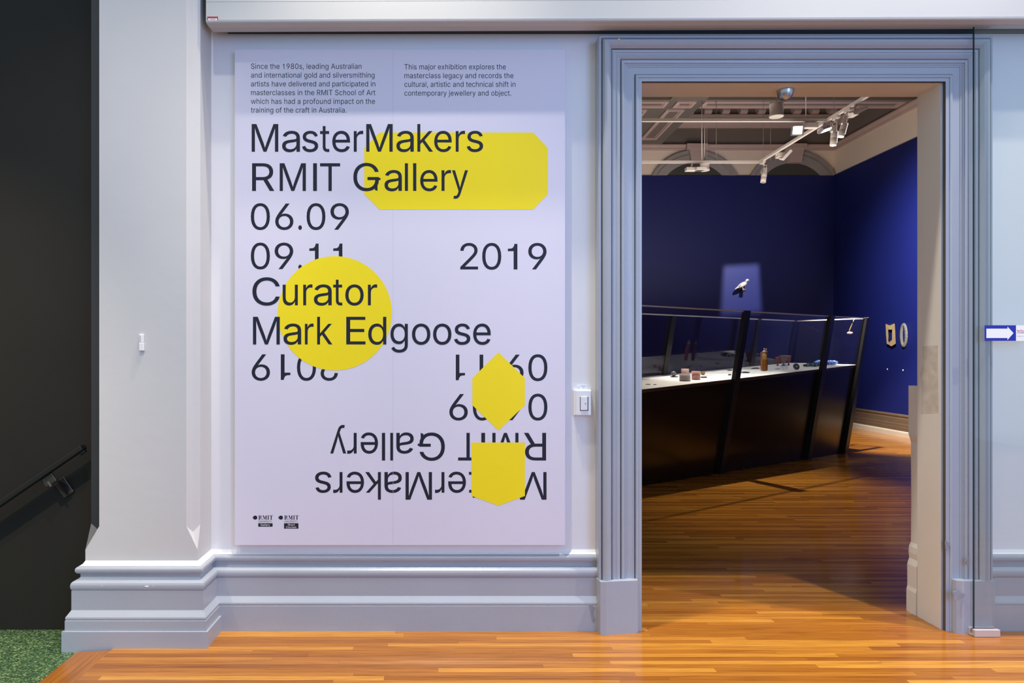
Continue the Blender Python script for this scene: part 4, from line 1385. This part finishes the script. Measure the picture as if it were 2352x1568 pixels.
# goblets
m_red_g = mat('goblet_red', (.36, .085, .075), .45, .2, 25)
m_grey_g = mat('goblet_taupe', (.22, .155, .13), .5, .15, 25)
for xa, xb, yt, yb, m, lb, back in ((1781, 1791, 820, 840.5, m_red_g, 'narrow red goblet, leftmost of three in the case', .0), (1806, 1816.3, 817, 840, m_red_g, 'red goblet partly behind the wide taupe one in the case', .06), (1790.8, 1809, 816.5, 840.5, m_grey_g, 'wide taupe goblet, largest of three in the case', 0)):
    o = DK((xa + xb) / 2, yb - 1)
    o = o + Vector((0, 0, 0))
    sc = o.y / F
    r, h = (xb - xa) / 2 * sc, (yb - yt) * sc
    t = exhibit('goblet', lb, 'goblet', o, 'goblets in the display case')
    mb = MB()
    mb.lathe([(0, h * .22), (.008, h * .2), (r * .45, h * .33), (r * .8, h * .55), (r * .97, h * .8), (r, h), (r - .004, h), (r * .75, h * .56), (0, h * .34)], Mat(o, Vector((0, 0, 1)), XW), 28)
    sub(mb, 'bowl', m, t)
    mb = MB()
    mb.lathe([(0, 0), (r * .55, 0), (r * .5, .006), (.009, h * .1), (.008, h * .22), (0, h * .23)], Mat(o, Vector((0, 0, 1)), XW), 20)
    sub(mb, 'foot', mat('goblet_foot', (.12, .035, .035), .45), t)

# clear flask, tag necklace, disc
o = DK(1802.5, 849)
sc = o.y / F
t = exhibit('glass_flask', 'clear round glass flask standing in front of the goblets', 'flask', o)
mb = MB()
mb.lathe([(0, 0), (5.5 * sc, .002), (7 * sc, 4 * sc), (6.4 * sc, 8 * sc), (4 * sc, 12 * sc), (1.8 * sc, 15 * sc), (1.4 * sc, 16 * sc), (0, 16 * sc)], Mat(o, Vector((0, 0, 1)), XW), 24)
sub(mb, 'body', m_clear, t)
mb = MB()
mb.torus(Mat(o + Vector((0, 0, 15.6 * sc)), Vector((0, 0, 1)), XW), 1.8 * sc, .5 * sc)
sub(mb, 'neck_ring', m_silver, t)
o = DK(1784, 848)
t = exhibit('pendant_necklace', 'thin chain with a small tan bar lying between the amber bottles and the flask', 'necklace', o)
mb = MB()
a_, b_ = DK(1791.5, 848), DK(1797, 836)
mb.tube([DK(1775.5, 848.5) + DN * .003, DK(1782, 848.8) + DN * .003, a_ + DN * .003, (a_ + b_) / 2 + DN * .012, b_ + DN * .01], .0018, 6)
sub(mb, 'chain', m_silver, t)
mb = MB()
mb.box(-.035, .02, -.006, .006, .001, .008, M=Mat(DK(1787, 847.5), None, XW), bevel=.002)
sub(mb, 'bar', mat('tan_bar', (.36, .25, .16), .5), t)
o = DK(1829, 849)
sc = o.y / F
t = exhibit('disc_ornament', 'grey ribbed disc with a white centre standing upright in the case', 'ornament', o)
zdir = Vector((.12, -.96, .25)).normalized()
ctr = o + Vector((0, 0, 7.3 * sc))
mb = MB()
pr = [(0, 0)]
for k in range(8):
    r0 = (1.6 + k * .75) * sc
    pr += [(r0, .004), (r0 + .3 * sc, .008), (r0 + .6 * sc, .004)]
pr += [(7.4 * sc, .002), (7.4 * sc, -.004), (0, -.004)]
mb.lathe(pr, Mat(ctr, zdir, XW), 32)
sub(mb, 'disc', mat('disc_grey', (.16, .16, .165), .4, .1), t)
mb = MB()
mb.lathe([(0, .008), (1.4 * sc, .008), (1.4 * sc, .003), (0, .003)], Mat(ctr, zdir, XW), 16)
sub(mb, 'centre', m_white, t)


def beads(name, label, m, pts, r, seed):
    rnd = random.Random(seed)
    o = DK(*pts[len(pts) // 2])
    t = exhibit(name, label, 'necklace', o, 'bead necklaces on the deck')
    k = 0
    for (x0, y0), (x1, y1) in zip(pts, pts[1:]):
        n = max(1, int(abs(x1 - x0) / 2.3))
        for i in range(n):
            u = i / n
            p = DK(x0 + (x1 - x0) * u, y0 + (y1 - y0) * u)
            mb = MB()
            mb.ball(p + DN * r * (.9 + .5 * rnd.random()), r * (.85 + .4 * rnd.random()), (1.15, 1, .9), u=10, v=7)
            sub(mb, 'bead', m[k % len(m)], t)
            k += 1
    return t


m_gb = [mat('bead_green', (.03, .075, .065), .25, .2), mat('bead_teal', (.16, .30, .28), .3, .2), mat('bead_black', (.012, .02, .02), .3)]
m_bb = [mat('bead_blue', (.05, .13, .50), .3, .2), mat('bead_sky', (.16, .28, .58), .3, .1), mat('bead_navy', (.02, .05, .28), .3, .1)]
beads('bead_necklace', 'dark green and black bead necklace coiled before the second post', m_gb, [(1848, 841.5), (1856, 839), (1864, 840.5), (1873, 838.5), (1881, 838), (1881, 841), (1871, 842), (1860, 842.5), (1849, 842)], .016, 3)
beads('bead_necklace', 'bright blue bead necklace heaped behind the second post', m_bb, [(1873, 836), (1880, 835), (1888, 836), (1897, 836.5), (1905, 835), (1913, 835.5), (1920, 837), (1912, 838.5), (1903, 838), (1908, 836.5), (1917, 836.5)], .022, 4)

# hanging pendant at the right end
pt, pb = P(1961, 733.5, 8.95), P(1949.5, 762, 8.93)
t = exhibit('hanging_pendant', 'pink bead pendant hanging on a yellow cord at the right end of the case', 'pendant', pt)
mb = MB()
mb.tube([pt, (pt + pb) / 2 + Vector((.002, 0, -.004)), pb], .006, 8)
sub(mb, 'cord', mat('cord_yellow', (.52, .34, .04), .5), t)
mb = MB()
mb.tube([pb + Vector((-.02, 0, -.012)), pb + Vector((.0, 0, -.014)), pb + Vector((.03, 0, -.015)), pb + Vector((.052, 0, -.013))], [.008, .016, .018, .009], 12)
sub(mb, 'bead', mat('bead_pink', (.70, .47, .42), .4, .15, 30), t)

# ------------------------------------------------------------------ pigeon on the back wall
BY = 12.40
sp = lambda a, b: P(1670 + a / 22.4, 620 + b / 22.4, BY)
pig = thing('pigeon_figure', 'pale life-size pigeon figure perched on a dark bracket on the blue back wall', 'bird', tuple(sp(850, 1000)))
pk = BY / F / 22.4
spine = [(392, 1008, 8, 10), (450, 965, 28, 22), (540, 900, 50, 42), (640, 830, 88, 66), (740, 775, 118, 88), (840, 735, 132, 98), (920, 690, 112, 86), (965, 630, 78, 66), (985, 570, 60, 56), (1005, 520, 62, 58), (1045, 500, 54, 50), (1085, 512, 36, 32), (1118, 530, 18, 16), (1132, 545, 6, 6)]
mb = MB()
rings = []
for i, (a, b, r, d) in enumerate(spine):
    c = sp(a, b)
    p0, p1 = sp(*spine[max(i - 1, 0)][:2]), sp(*spine[min(i + 1, len(spine) - 1)][:2])
    tdir = (p1 - p0).normalized()
    n = Vector((-tdir.z, 0, tdir.x))
    rings.append([c + n * (math.cos(2 * math.pi * k / 18) * r * pk) + Vector((0, 1, 0)) * (math.sin(2 * math.pi * k / 18) * d * pk) for k in range(18)])
mb.rings(rings)
for f in mb.bm.faces:
    x = f.calc_center_median()
    fx = (x.x * F / BY + CX - 1670) * 22.4
    fz = ((H - x.z) * F / BY + CY - 620) * 22.4
    f.material_index = 3 if fx > 1055 else (2 if (fx > 900 and fz > 575 and fx > 905 + (fz - 575) * .2) else 0)
body = sub(mb, 'body', [mat('pigeon_pale', (.42, .39, .385), .6, .1, 40), m_black, mat('pigeon_neck', (.13, .15, .12), .4, .2, 60), mat('pigeon_bill', (.80, .74, .50), .5)], pig)
wa, wb = sp(425, 985), sp(975, 672)
wdir = (wb - wa).normalized()
wup = Vector((-wdir.z, 0, wdir.x))
for sg in (-1, 1):
    wc = (wa + wb) / 2 + Vector((0, sg * 72 * pk, 0)) + wup * (4 * pk)
    mb = MB()
    M = Matrix(((wdir.x, 0, wup.x, wc.x), (0, 1, 0, wc.y), (wdir.z, 0, wup.z, wc.z), (0, 0, 0, 1)))
    tmp = bmesh.new()
    bmesh.ops.create_uvsphere(tmp, u_segments=28, v_segments=40, radius=1.0)
    tmp.transform(Matrix.Rotation(math.pi / 2, 4, 'Y'))
    for f in tmp.faces:
        q = f.calc_center_median()
        f.smooth = True
        f.material_index = 1 if (-.44 < q.x < -.33 and q.z > -.55) or (-.2 < q.x < -.1 and q.z > -.1) or (q.x < -.55 and q.z < -.05) else 0
    mi = [f.material_index for f in tmp.faces]
    for v in tmp.verts:
        t_ = v.co.x
        k_ = .75 + .25 * t_
        v.co = Vector((t_ * 312 * pk, v.co.y * 46 * pk, v.co.z * 96 * pk * k_))
    tmp.transform(M)
    mb.merge(tmp)
    for f, k_ in zip(mb.bm.faces, mi):
        f.material_index = k_
    sub(mb, 'wing', [mat('pigeon_wing', (.46, .42, .42), .6, .08, 50), m_black], pig, 'pale wing with black bars')
for q in [body]:
    md = q.modifiers.new('smooth', 'SUBSURF')
    md.levels = md.render_levels = 2
mb = MB()
for dy in (-25, 25):
    y = Vector((0, dy * pk, 0))
    mb.tube([sp(790, 860) + y, sp(805, 930) + y, sp(840, 985) + y, sp(850, 1000) + y], [22 * pk, 14 * pk, 11 * pk, 10 * pk], 8)
    for e in ((940, 1000), (930, 990), (800, 1003)):
        mb.tube([sp(845, 998) + y, sp(*e) + y + Vector((0, (e[1] - 997) * 2 * pk, 0))], [10 * pk, 6 * pk], 6)
sub(mb, 'legs', mat('pigeon_leg', (.75, .58, .48), .5), pig)
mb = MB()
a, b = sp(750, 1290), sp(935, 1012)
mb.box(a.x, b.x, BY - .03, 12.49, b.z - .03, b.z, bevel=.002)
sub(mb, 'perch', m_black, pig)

# ------------------------------------------------------------------ neckpieces on the right blue wall
XW0 = 7.05
rw = lambda a, b, off=0.0: Px(1820 + a / 8.11, 700 + b / 8.11, XW0 - off)
m_bone = mat('neckpiece_cream', (.52, .39, .22), .55, .12, 60)
m_bead = mat('neckpiece_grey', (.17, .165, .16), .5, .45, 160, .4, 200)
t = thing('neckpiece', 'cream ribbed rectangular neckpiece with a notched top hanging on the blue wall', 'neckpiece', tuple(rw(1830, 550)), 'neckpieces on the blue wall')
out_ = [(1735, 352), (1810, 385), (1905, 345), (1915, 480), (1925, 720), (1885, 745), (1840, 770), (1790, 735), (1758, 725), (1745, 560)]
inn_ = [(1785, 455), (1820, 462), (1858, 455), (1858, 520), (1855, 655), (1830, 670), (1802, 705), (1785, 660), (1790, 600), (1788, 520)]
mb = MB()
n = len(out_)
for k in range(n):
    o0, o1, i0, i1 = out_[k], out_[(k + 1) % n], inn_[k], inn_[(k + 1) % n]
    steps = 8 if k in (2, 3, 8, 9) else 4
    for j in range(steps):
        u0, u1 = j / steps, (j + .82) / steps
        L = lambda a, b, u: (a[0] + (b[0] - a[0]) * u, a[1] + (b[1] - a[1]) * u)
        q = [L(o0, o1, u0), L(o0, o1, u1), L(i0, i1, u1), L(i0, i1, u0)]
        mb.prism(q, lambda p: rw(*p, .045), lambda p: rw(*p, .004))
    q = [o0, o1, i1, i0]
    mb.prism(q, lambda p: rw(*p, .027), lambda p: rw(*p, .002))
o = sub(mb, 'ribbed_frame', m_bone, t)
t = thing('neckpiece', 'grey beaded oval neckpiece hanging on the blue wall beside the cream one', 'neckpiece', tuple(rw(2070, 570)), 'neckpieces on the blue wall')
mb = MB()
n = 44
rings = []
for k in range(n + 1):
    a = 2 * math.pi * k / n
    ox, oy = 2076 + 46 * math.cos(a), 565 + 195 * math.sin(a)
    c = rw(ox, oy, .02)
    d = (rw(2076 + 70 * math.cos(a), 565 + 240 * math.sin(a), .02) - c).normalized()
    r = .026 + .003 * (k % 2)
    rings.append([c + d * (r * math.cos(2 * math.pi * j / 10)) + Vector((-1, 0, 0)) * (r * .7 * math.sin(2 * math.pi * j / 10)) for j in range(10)])
mb.rings(rings, cap=False, smooth=False)
sub(mb, 'beaded_loop', m_bead, t)
for px, py, lb in ((2038, 847.7, 'small white dot label on the blue wall under the cream neckpiece'), (2074, 850, 'small white dot label on the blue wall under the grey neckpiece')):
    c = Px(px, py, XW0 - .001)
    mb = MB()
    mb.lathe([(0, .003), (.013, .003), (.014, 0), (0, 0)], Mat(c, Vector((-1, 0, 0)), Vector((0, 1, 0))), 14)
    one(mb, 'dot_label', m_white, lb, 'label', c, 'dot labels on the blue wall')

# ------------------------------------------------------------------ doorway sensor dome
c = P(1804, 205.5, 3.305)
zc_ = OZ - .002
dome = thing('dome_sensor', 'silver half-round dome fixed under the head of the doorway', 'sensor', (c.x, c.y, zc_))
mb = MB()
r = 18.5 * 3.305 / F
mb.lathe([(r * .9, zc_), (r * .95, c.z + .004), (r, c.z + .002), (r, c.z)], Matrix.Translation(Vector((c.x, c.y, 0))), 32)
sub(mb, 'rim', m_darkmetal, dome)
mb = MB()
hh = 27 * 3.305 / F
mb.lathe([(r * math.cos(a), c.z - hh * math.sin(a)) for a in [k * math.pi / 2 / 10 for k in range(11)]], Matrix.Translation(Vector((c.x, c.y, 0))), 32)
sub(mb, 'dome', mat('dome_silver', (.50, .53, .60), .28, .03, metallic=.85), dome)

# ------------------------------------------------------------------ lighting track and fixtures
TZ = 4.2
TX, TYa, TYb = 4.69, 8.44, 10.3
trk = thing('lighting_track', 'white suspended lighting track grid under the gallery ceiling', 'lighting track', (TX, TYa, TZ))
mb = MB()
mb.box(TX - .018, TX + .018, 5.0, TYb + .018, TZ - .018, TZ + .018)
mb.box(TX - .008, TX - .006, 5.0, TYb, TZ - .0195, TZ - .017)
sub(mb, 'cross_track', m_fix, trk)
for Y in (TYa, TYb):
    mb = MB()
    mb.box(-1.8, TX - .018, Y - .018, Y + .018, TZ - .018, TZ + .018)
    sub(mb, 'long_track', m_fix, trk)
for px, Y, r in ((1612, TYb, .008), (1753, TYb, .003), (1645, TYb, .004), (1770, TYb, .003), (1851, TYa, .006), (1915, TYa, .003)):
    x = (px - CX) * Y / F
    mb = MB()
    mb.tube([(x, Y, TZ + .015), (x, Y, 5.63 if Y < 10 or x > 3.87 else ZS + .01)], r, 8)
    sub(mb, 'suspension_rod', m_fix if r > .005 else mat('wire_taupe', (.22, .19, .17), .5), trk)


def pendant(label, px, y0, y1, wpx, Y, ztop):
    c = P(px, y0, Y)
    r = wpx / 2 * Y / F
    h = (y1 - y0) * Y / F
    t = thing('pendant_speaker', label, 'speaker', tuple(c), 'white drum pendants')
    mb = MB()
    mb.lathe([(0, 0), (r * .96, 0), (r, -.012), (r, -.02), (r * .94, -.024), (r * .93, -h + .03), (r * .99, -h + .024), (r * 1.02, -h + .004), (r * .95, -h), (r * .8, -h + .01), (0, -h + .012)], Matrix.Translation(c), 32)
    sub(mb, 'drum', m_fix, t)
    mb = MB()
    mb.tube([c, (c.x, c.y, ztop)], .007, 8)
    mb.tube([(c.x + .035, c.y, c.z), (c.x + .035, c.y, ztop)], .002, 6)
    sub(mb, 'rod', m_fix, t)
    return t


pendant('white drum hanging on a rod below the silver dome', 1783.5, 236.5, 268.5, 31, 7.6, 5.64)
pendant('smaller white drum hanging below the farther track', 1618.5, 370.5, 392, 22, 10.62, 5.12)

zv = Vector((0, 0, 1))


def cyl_spot(label, px0, py0, px1, py1, wpx, Y, lit):
    """tubular track spotlight from its back end to its lens"""
    a, b = P(px0, py0, Y), P(px1, py1, Y)
    t = thing('track_spotlight', label, 'spotlight', (TX, Y, TZ - .018), 'tubular track spotlights')
    d = (b - a).normalized()
    r = wpx / 2 * Y / F
    L = (b - a).length
    M = Mat(a, d, Vector((0, 1, 0)))
    mb = MB()
    mb.lathe([(0, 0), (r * .8, 0), (r * .9, .006), (r * .9, L * .3), (r, L * .32), (r, L * .62), (r * .96, L * .63), (r * .96, L * .645), (r, L * .655), (r, L), (r * .9, L), (r * .88, L - .01), (0, L - .01)], M, 24)
    sub(mb, 'tube', m_fix, t)
    mb = MB()
    if lit:
        mb.lathe([(0, L + .001), (r * .86, L + .001), (r * .86, L - .006), (0, L - .006)], M, 20)
        sub(mb, 'lens', m_lens, t)
        mb = MB()
        for k in range(6):
            u = .34 + k * .1
            q = a + d * (L * u)
            for sg in ((1,) if k else (1, -1)):
                mb.box(-.004, .004, -.003, .003, -.009, .009, M=Matrix.Translation(q + Vector((sg * r * .93, -r * .4, 0))))
        sub(mb, 'vent', mat('lamp_vent_lit', (1.0, .88, .7), .4, 0.0, emit=2.0), t)
    else:
        mb.lathe([(0, L - .006), (r * .86, L - .006), (r * .86, L - .009), (0, L - .009)], M, 20)
        sub(mb, 'lens', m_archdark, t)
    mb = MB()
    top = Vector((TX, Y, TZ - .018))
    mb.box(top.x - .02, top.x + .02, Y - .06, Y + .06, TZ - .05, TZ - .018)
    mb.tube([(top.x, Y, TZ - .05), (a.x, Y, a.z + .04)], .012, 8)
    for sg in (-1, 1):
        mb.tube([(a.x, Y, a.z + .045), Vector((a.x, Y, a.z + .035)) + Vector((0, sg * r * 1.3, 0)), a + d * (L * .35) + Vector((0, sg * r * 1.3, 0))], .004, 6)
    mb.tube([(a.x, Y, a.z + .045), (a.x - r * 1.25, Y, a.z + .03), a + d * (L * .35) + Vector((-r * 1.3, 0, 0))], .004, 6)
    sub(mb, 'bracket', m_fix, t)
    return t


cyl_spot('unlit tubular spotlight hanging at the far corner of the track', 1757.5, 386, 1752.5, 419, 12, 10.2, False)
cyl_spot('lit tubular spotlight hanging straight down from the near track', 1917.5, 288, 1913.5, 334, 14, 8.25, True)
cyl_spot('lit tubular spotlight tilted beside the straight one', 1943, 271, 1931, 314, 14, 8.0, True)


def flood(label, driver, head, pitch, mt, lit, yaw=0.0, roll=0.0, size=(.16, .14, .03)):
    """track floodlight: driver box on the track and a tilted flat head"""
    t = thing('track_floodlight', label, 'floodlight', tuple(driver[0]), 'track floodlights')
    c, (dx, dy, dz) = driver
    mb = MB()
    mb.box(c.x - dx / 2, c.x + dx / 2, c.y - dy / 2, c.y + dy / 2, c.z - dz / 2, c.z + dz / 2, bevel=.004)
    sub(mb, 'driver_box', m_fix, t)
    mb = MB()
    mb.tube([c, (mt[0], mt[1], mt[2])], .014, 10)
    mb.tube([c, c + (head - c) * .9 + Vector((0, .03, .01))], .010, 8)
    sub(mb, 'stem', m_fix, t)
    Mh = Matrix.Translation(head) @ Matrix.Rotation(yaw, 4, 'Z') @ Matrix.Rotation(pitch, 4, 'X') @ Matrix.Rotation(roll, 4, 'Y')
    mb = MB()
    w, h, d = size
    mb.box(-w / 2, w / 2, -h / 2, h / 2, -.0, d, M=Mh, bevel=.004)
    hd = sub(mb, 'head', m_fix if not lit else mat('flood_rim', (.20, .20, .22), .4), t)
    mb = MB()
    mb.box(-w * .36, w * .36, -h * .36, h * .36, -.002, .002, M=Mh)
    sub(mb, 'lens', m_lens if lit else m_archdark, hd)
    return t


flood('lit square floodlight facing the doorway, hanging from the near long track', (P(1861, 289, 8.44), (.17, .07, .06)), P(1832, 299, 8.40), R(-68), (P(1850, 0, 8.44).x, 8.44, TZ - .019), True, yaw=R(-10), roll=R(8), size=(.145, .13, .02))
flood('unlit flat floodlight below the far long track', (P(1586, 389, 10.3), (.15, .10, .05)), P(1606, 392, 10.28), R(8), (P(1590, 0, 10.3).x, 10.3, TZ - .019), False, size=(.15, .22, .045))
flood('tilted unlit floodlight on the cross track beside the second arch', (P(1792, 357, 9.78), (.09, .12, .06)), P(1806, 357, 9.72), R(20), (TX, 9.78, TZ - .021), False, roll=R(-52), size=(.17, .13, .045))
flood('white floodlight edge-on at the near end of the cross track', (P(1960, 260, 7.85), (.06, .12, .07)), P(1971, 257, 7.82), R(15), (TX, 7.85, TZ - .021), False, roll=R(-25), size=(.17, .12, .03))
flood('lit oval floodlight glimpsed edge-on behind the straight spotlight', (P(1886, 299, 8.5), (.05, .1, .05)), P(1900, 298, 8.45), R(-12), (TX, 8.5, TZ - .021), True, roll=R(-20), size=(.17, .12, .03))

# ------------------------------------------------------------------ light of the gallery: its own lamps, then two added fills
GW = (1.0, .86, .70)
light('gallery_right_wall_lamp', 'SPOT', (4.69, 7.7, 4.0), (7.05, 8.85, 2.9), 2900, (1.0, .95, .88), spot_size=R(78), spot_blend=1.0, shadow_soft_size=.05)
light('gallery_case_lamp_a', 'SPOT', (3.0, 8.44, 4.1), (3.1, 7.9, 1.0), 385, (1, .99, .94), spot_size=R(38), spot_blend=.6, shadow_soft_size=.03)
light('gallery_case_lamp_b', 'SPOT', (4.6, 8.44, 4.1), (4.4, 8.8, 1.1), 215, (1, .99, .95), spot_size=R(34), spot_blend=.6, shadow_soft_size=.03)
light('gallery_floor_lamp', 'SPOT', (4.7, 8.0, 3.85), (6.4, 9.9, 0.0), 1700, (1, .88, .70), spot_size=R(40), spot_blend=.7, shadow_soft_size=.03)
light('gallery_aisle_lamp', 'SPOT', (3.0, 8.40, 4.1), (3.0, 6.3, 0.0), 500, (1, .88, .72), spot_size=R(46), spot_blend=.8, shadow_soft_size=.03)
light('gallery_left_wall_lamp', 'SPOT', (1.3, 10.3, 4.1), (2.0, 12.5, 3.0), 75, (1.0, .98, .92), spot_size=R(85), spot_blend=1.0, shadow_soft_size=.1)
light('gallery_bounce_fill', 'AREA', (1.5, 7.0, 4.9), (1.5, 7.0, 0), 14, (1, .84, .66), shape='RECTANGLE', size=5.0, size_y=5.0)  # added unseen panel standing in for bounced light
light('gallery_upper_fill', 'AREA', (3.8, 9.2, 2.6), (3.8, 9.9, 6.0), 85, (1.0, .90, .78), shape='RECTANGLE', size=3.0, size_y=3.0)  # added unseen fill facing up, brightens the upper walls and ceiling

# framing projector on the pigeon: square soft-edged beam
pj = light('gallery_pigeon_projector', 'SPOT', (5.6, 9.6, 4.9), tuple(P(1703, 661, 12.49)), 1250, (1, .96, .92), spot_size=R(20), spot_blend=.1, shadow_soft_size=.01)
pj.data.use_nodes = True
nt = pj.data.node_tree
em = nt.nodes['Emission']
tcn = nt.nodes.new('ShaderNodeTexCoord')
sx_ = nt.nodes.new('ShaderNodeSeparateXYZ')
nt.links.new(tcn.outputs['Normal'], sx_.inputs[0])


def lm(op, a, b=None):
    x = nt.nodes.new('ShaderNodeMath')
    x.operation = op
    for i, q in enumerate((a, b)):
        if q is None:
            continue
        if isinstance(q, (int, float)):
            x.inputs[i].default_value = q
        else:
            nt.links.new(q, x.inputs[i])
    return x.outputs[0]


zabs = lm('ABSOLUTE', sx_.outputs[2])
m_ = []
for ax in (0, 1):
    u = lm('ABSOLUTE', lm('DIVIDE', sx_.outputs[ax], zabs))
    mr = nt.nodes.new('ShaderNodeMapRange')
    mr.interpolation_type = 'SMOOTHSTEP'
    nt.links.new(u, mr.inputs[0])
    mr.inputs[1].default_value = .070
    mr.inputs[2].default_value = .110
    mr.inputs[3].default_value = 1.0
    mr.inputs[4].default_value = 0.0
    m_.append(mr.outputs[0])
nt.links.new(lm('MULTIPLY', m_[0], m_[1]), em.inputs['Strength'])

for o in bpy.data.objects:
    if '_o' in o:
        del o['_o']
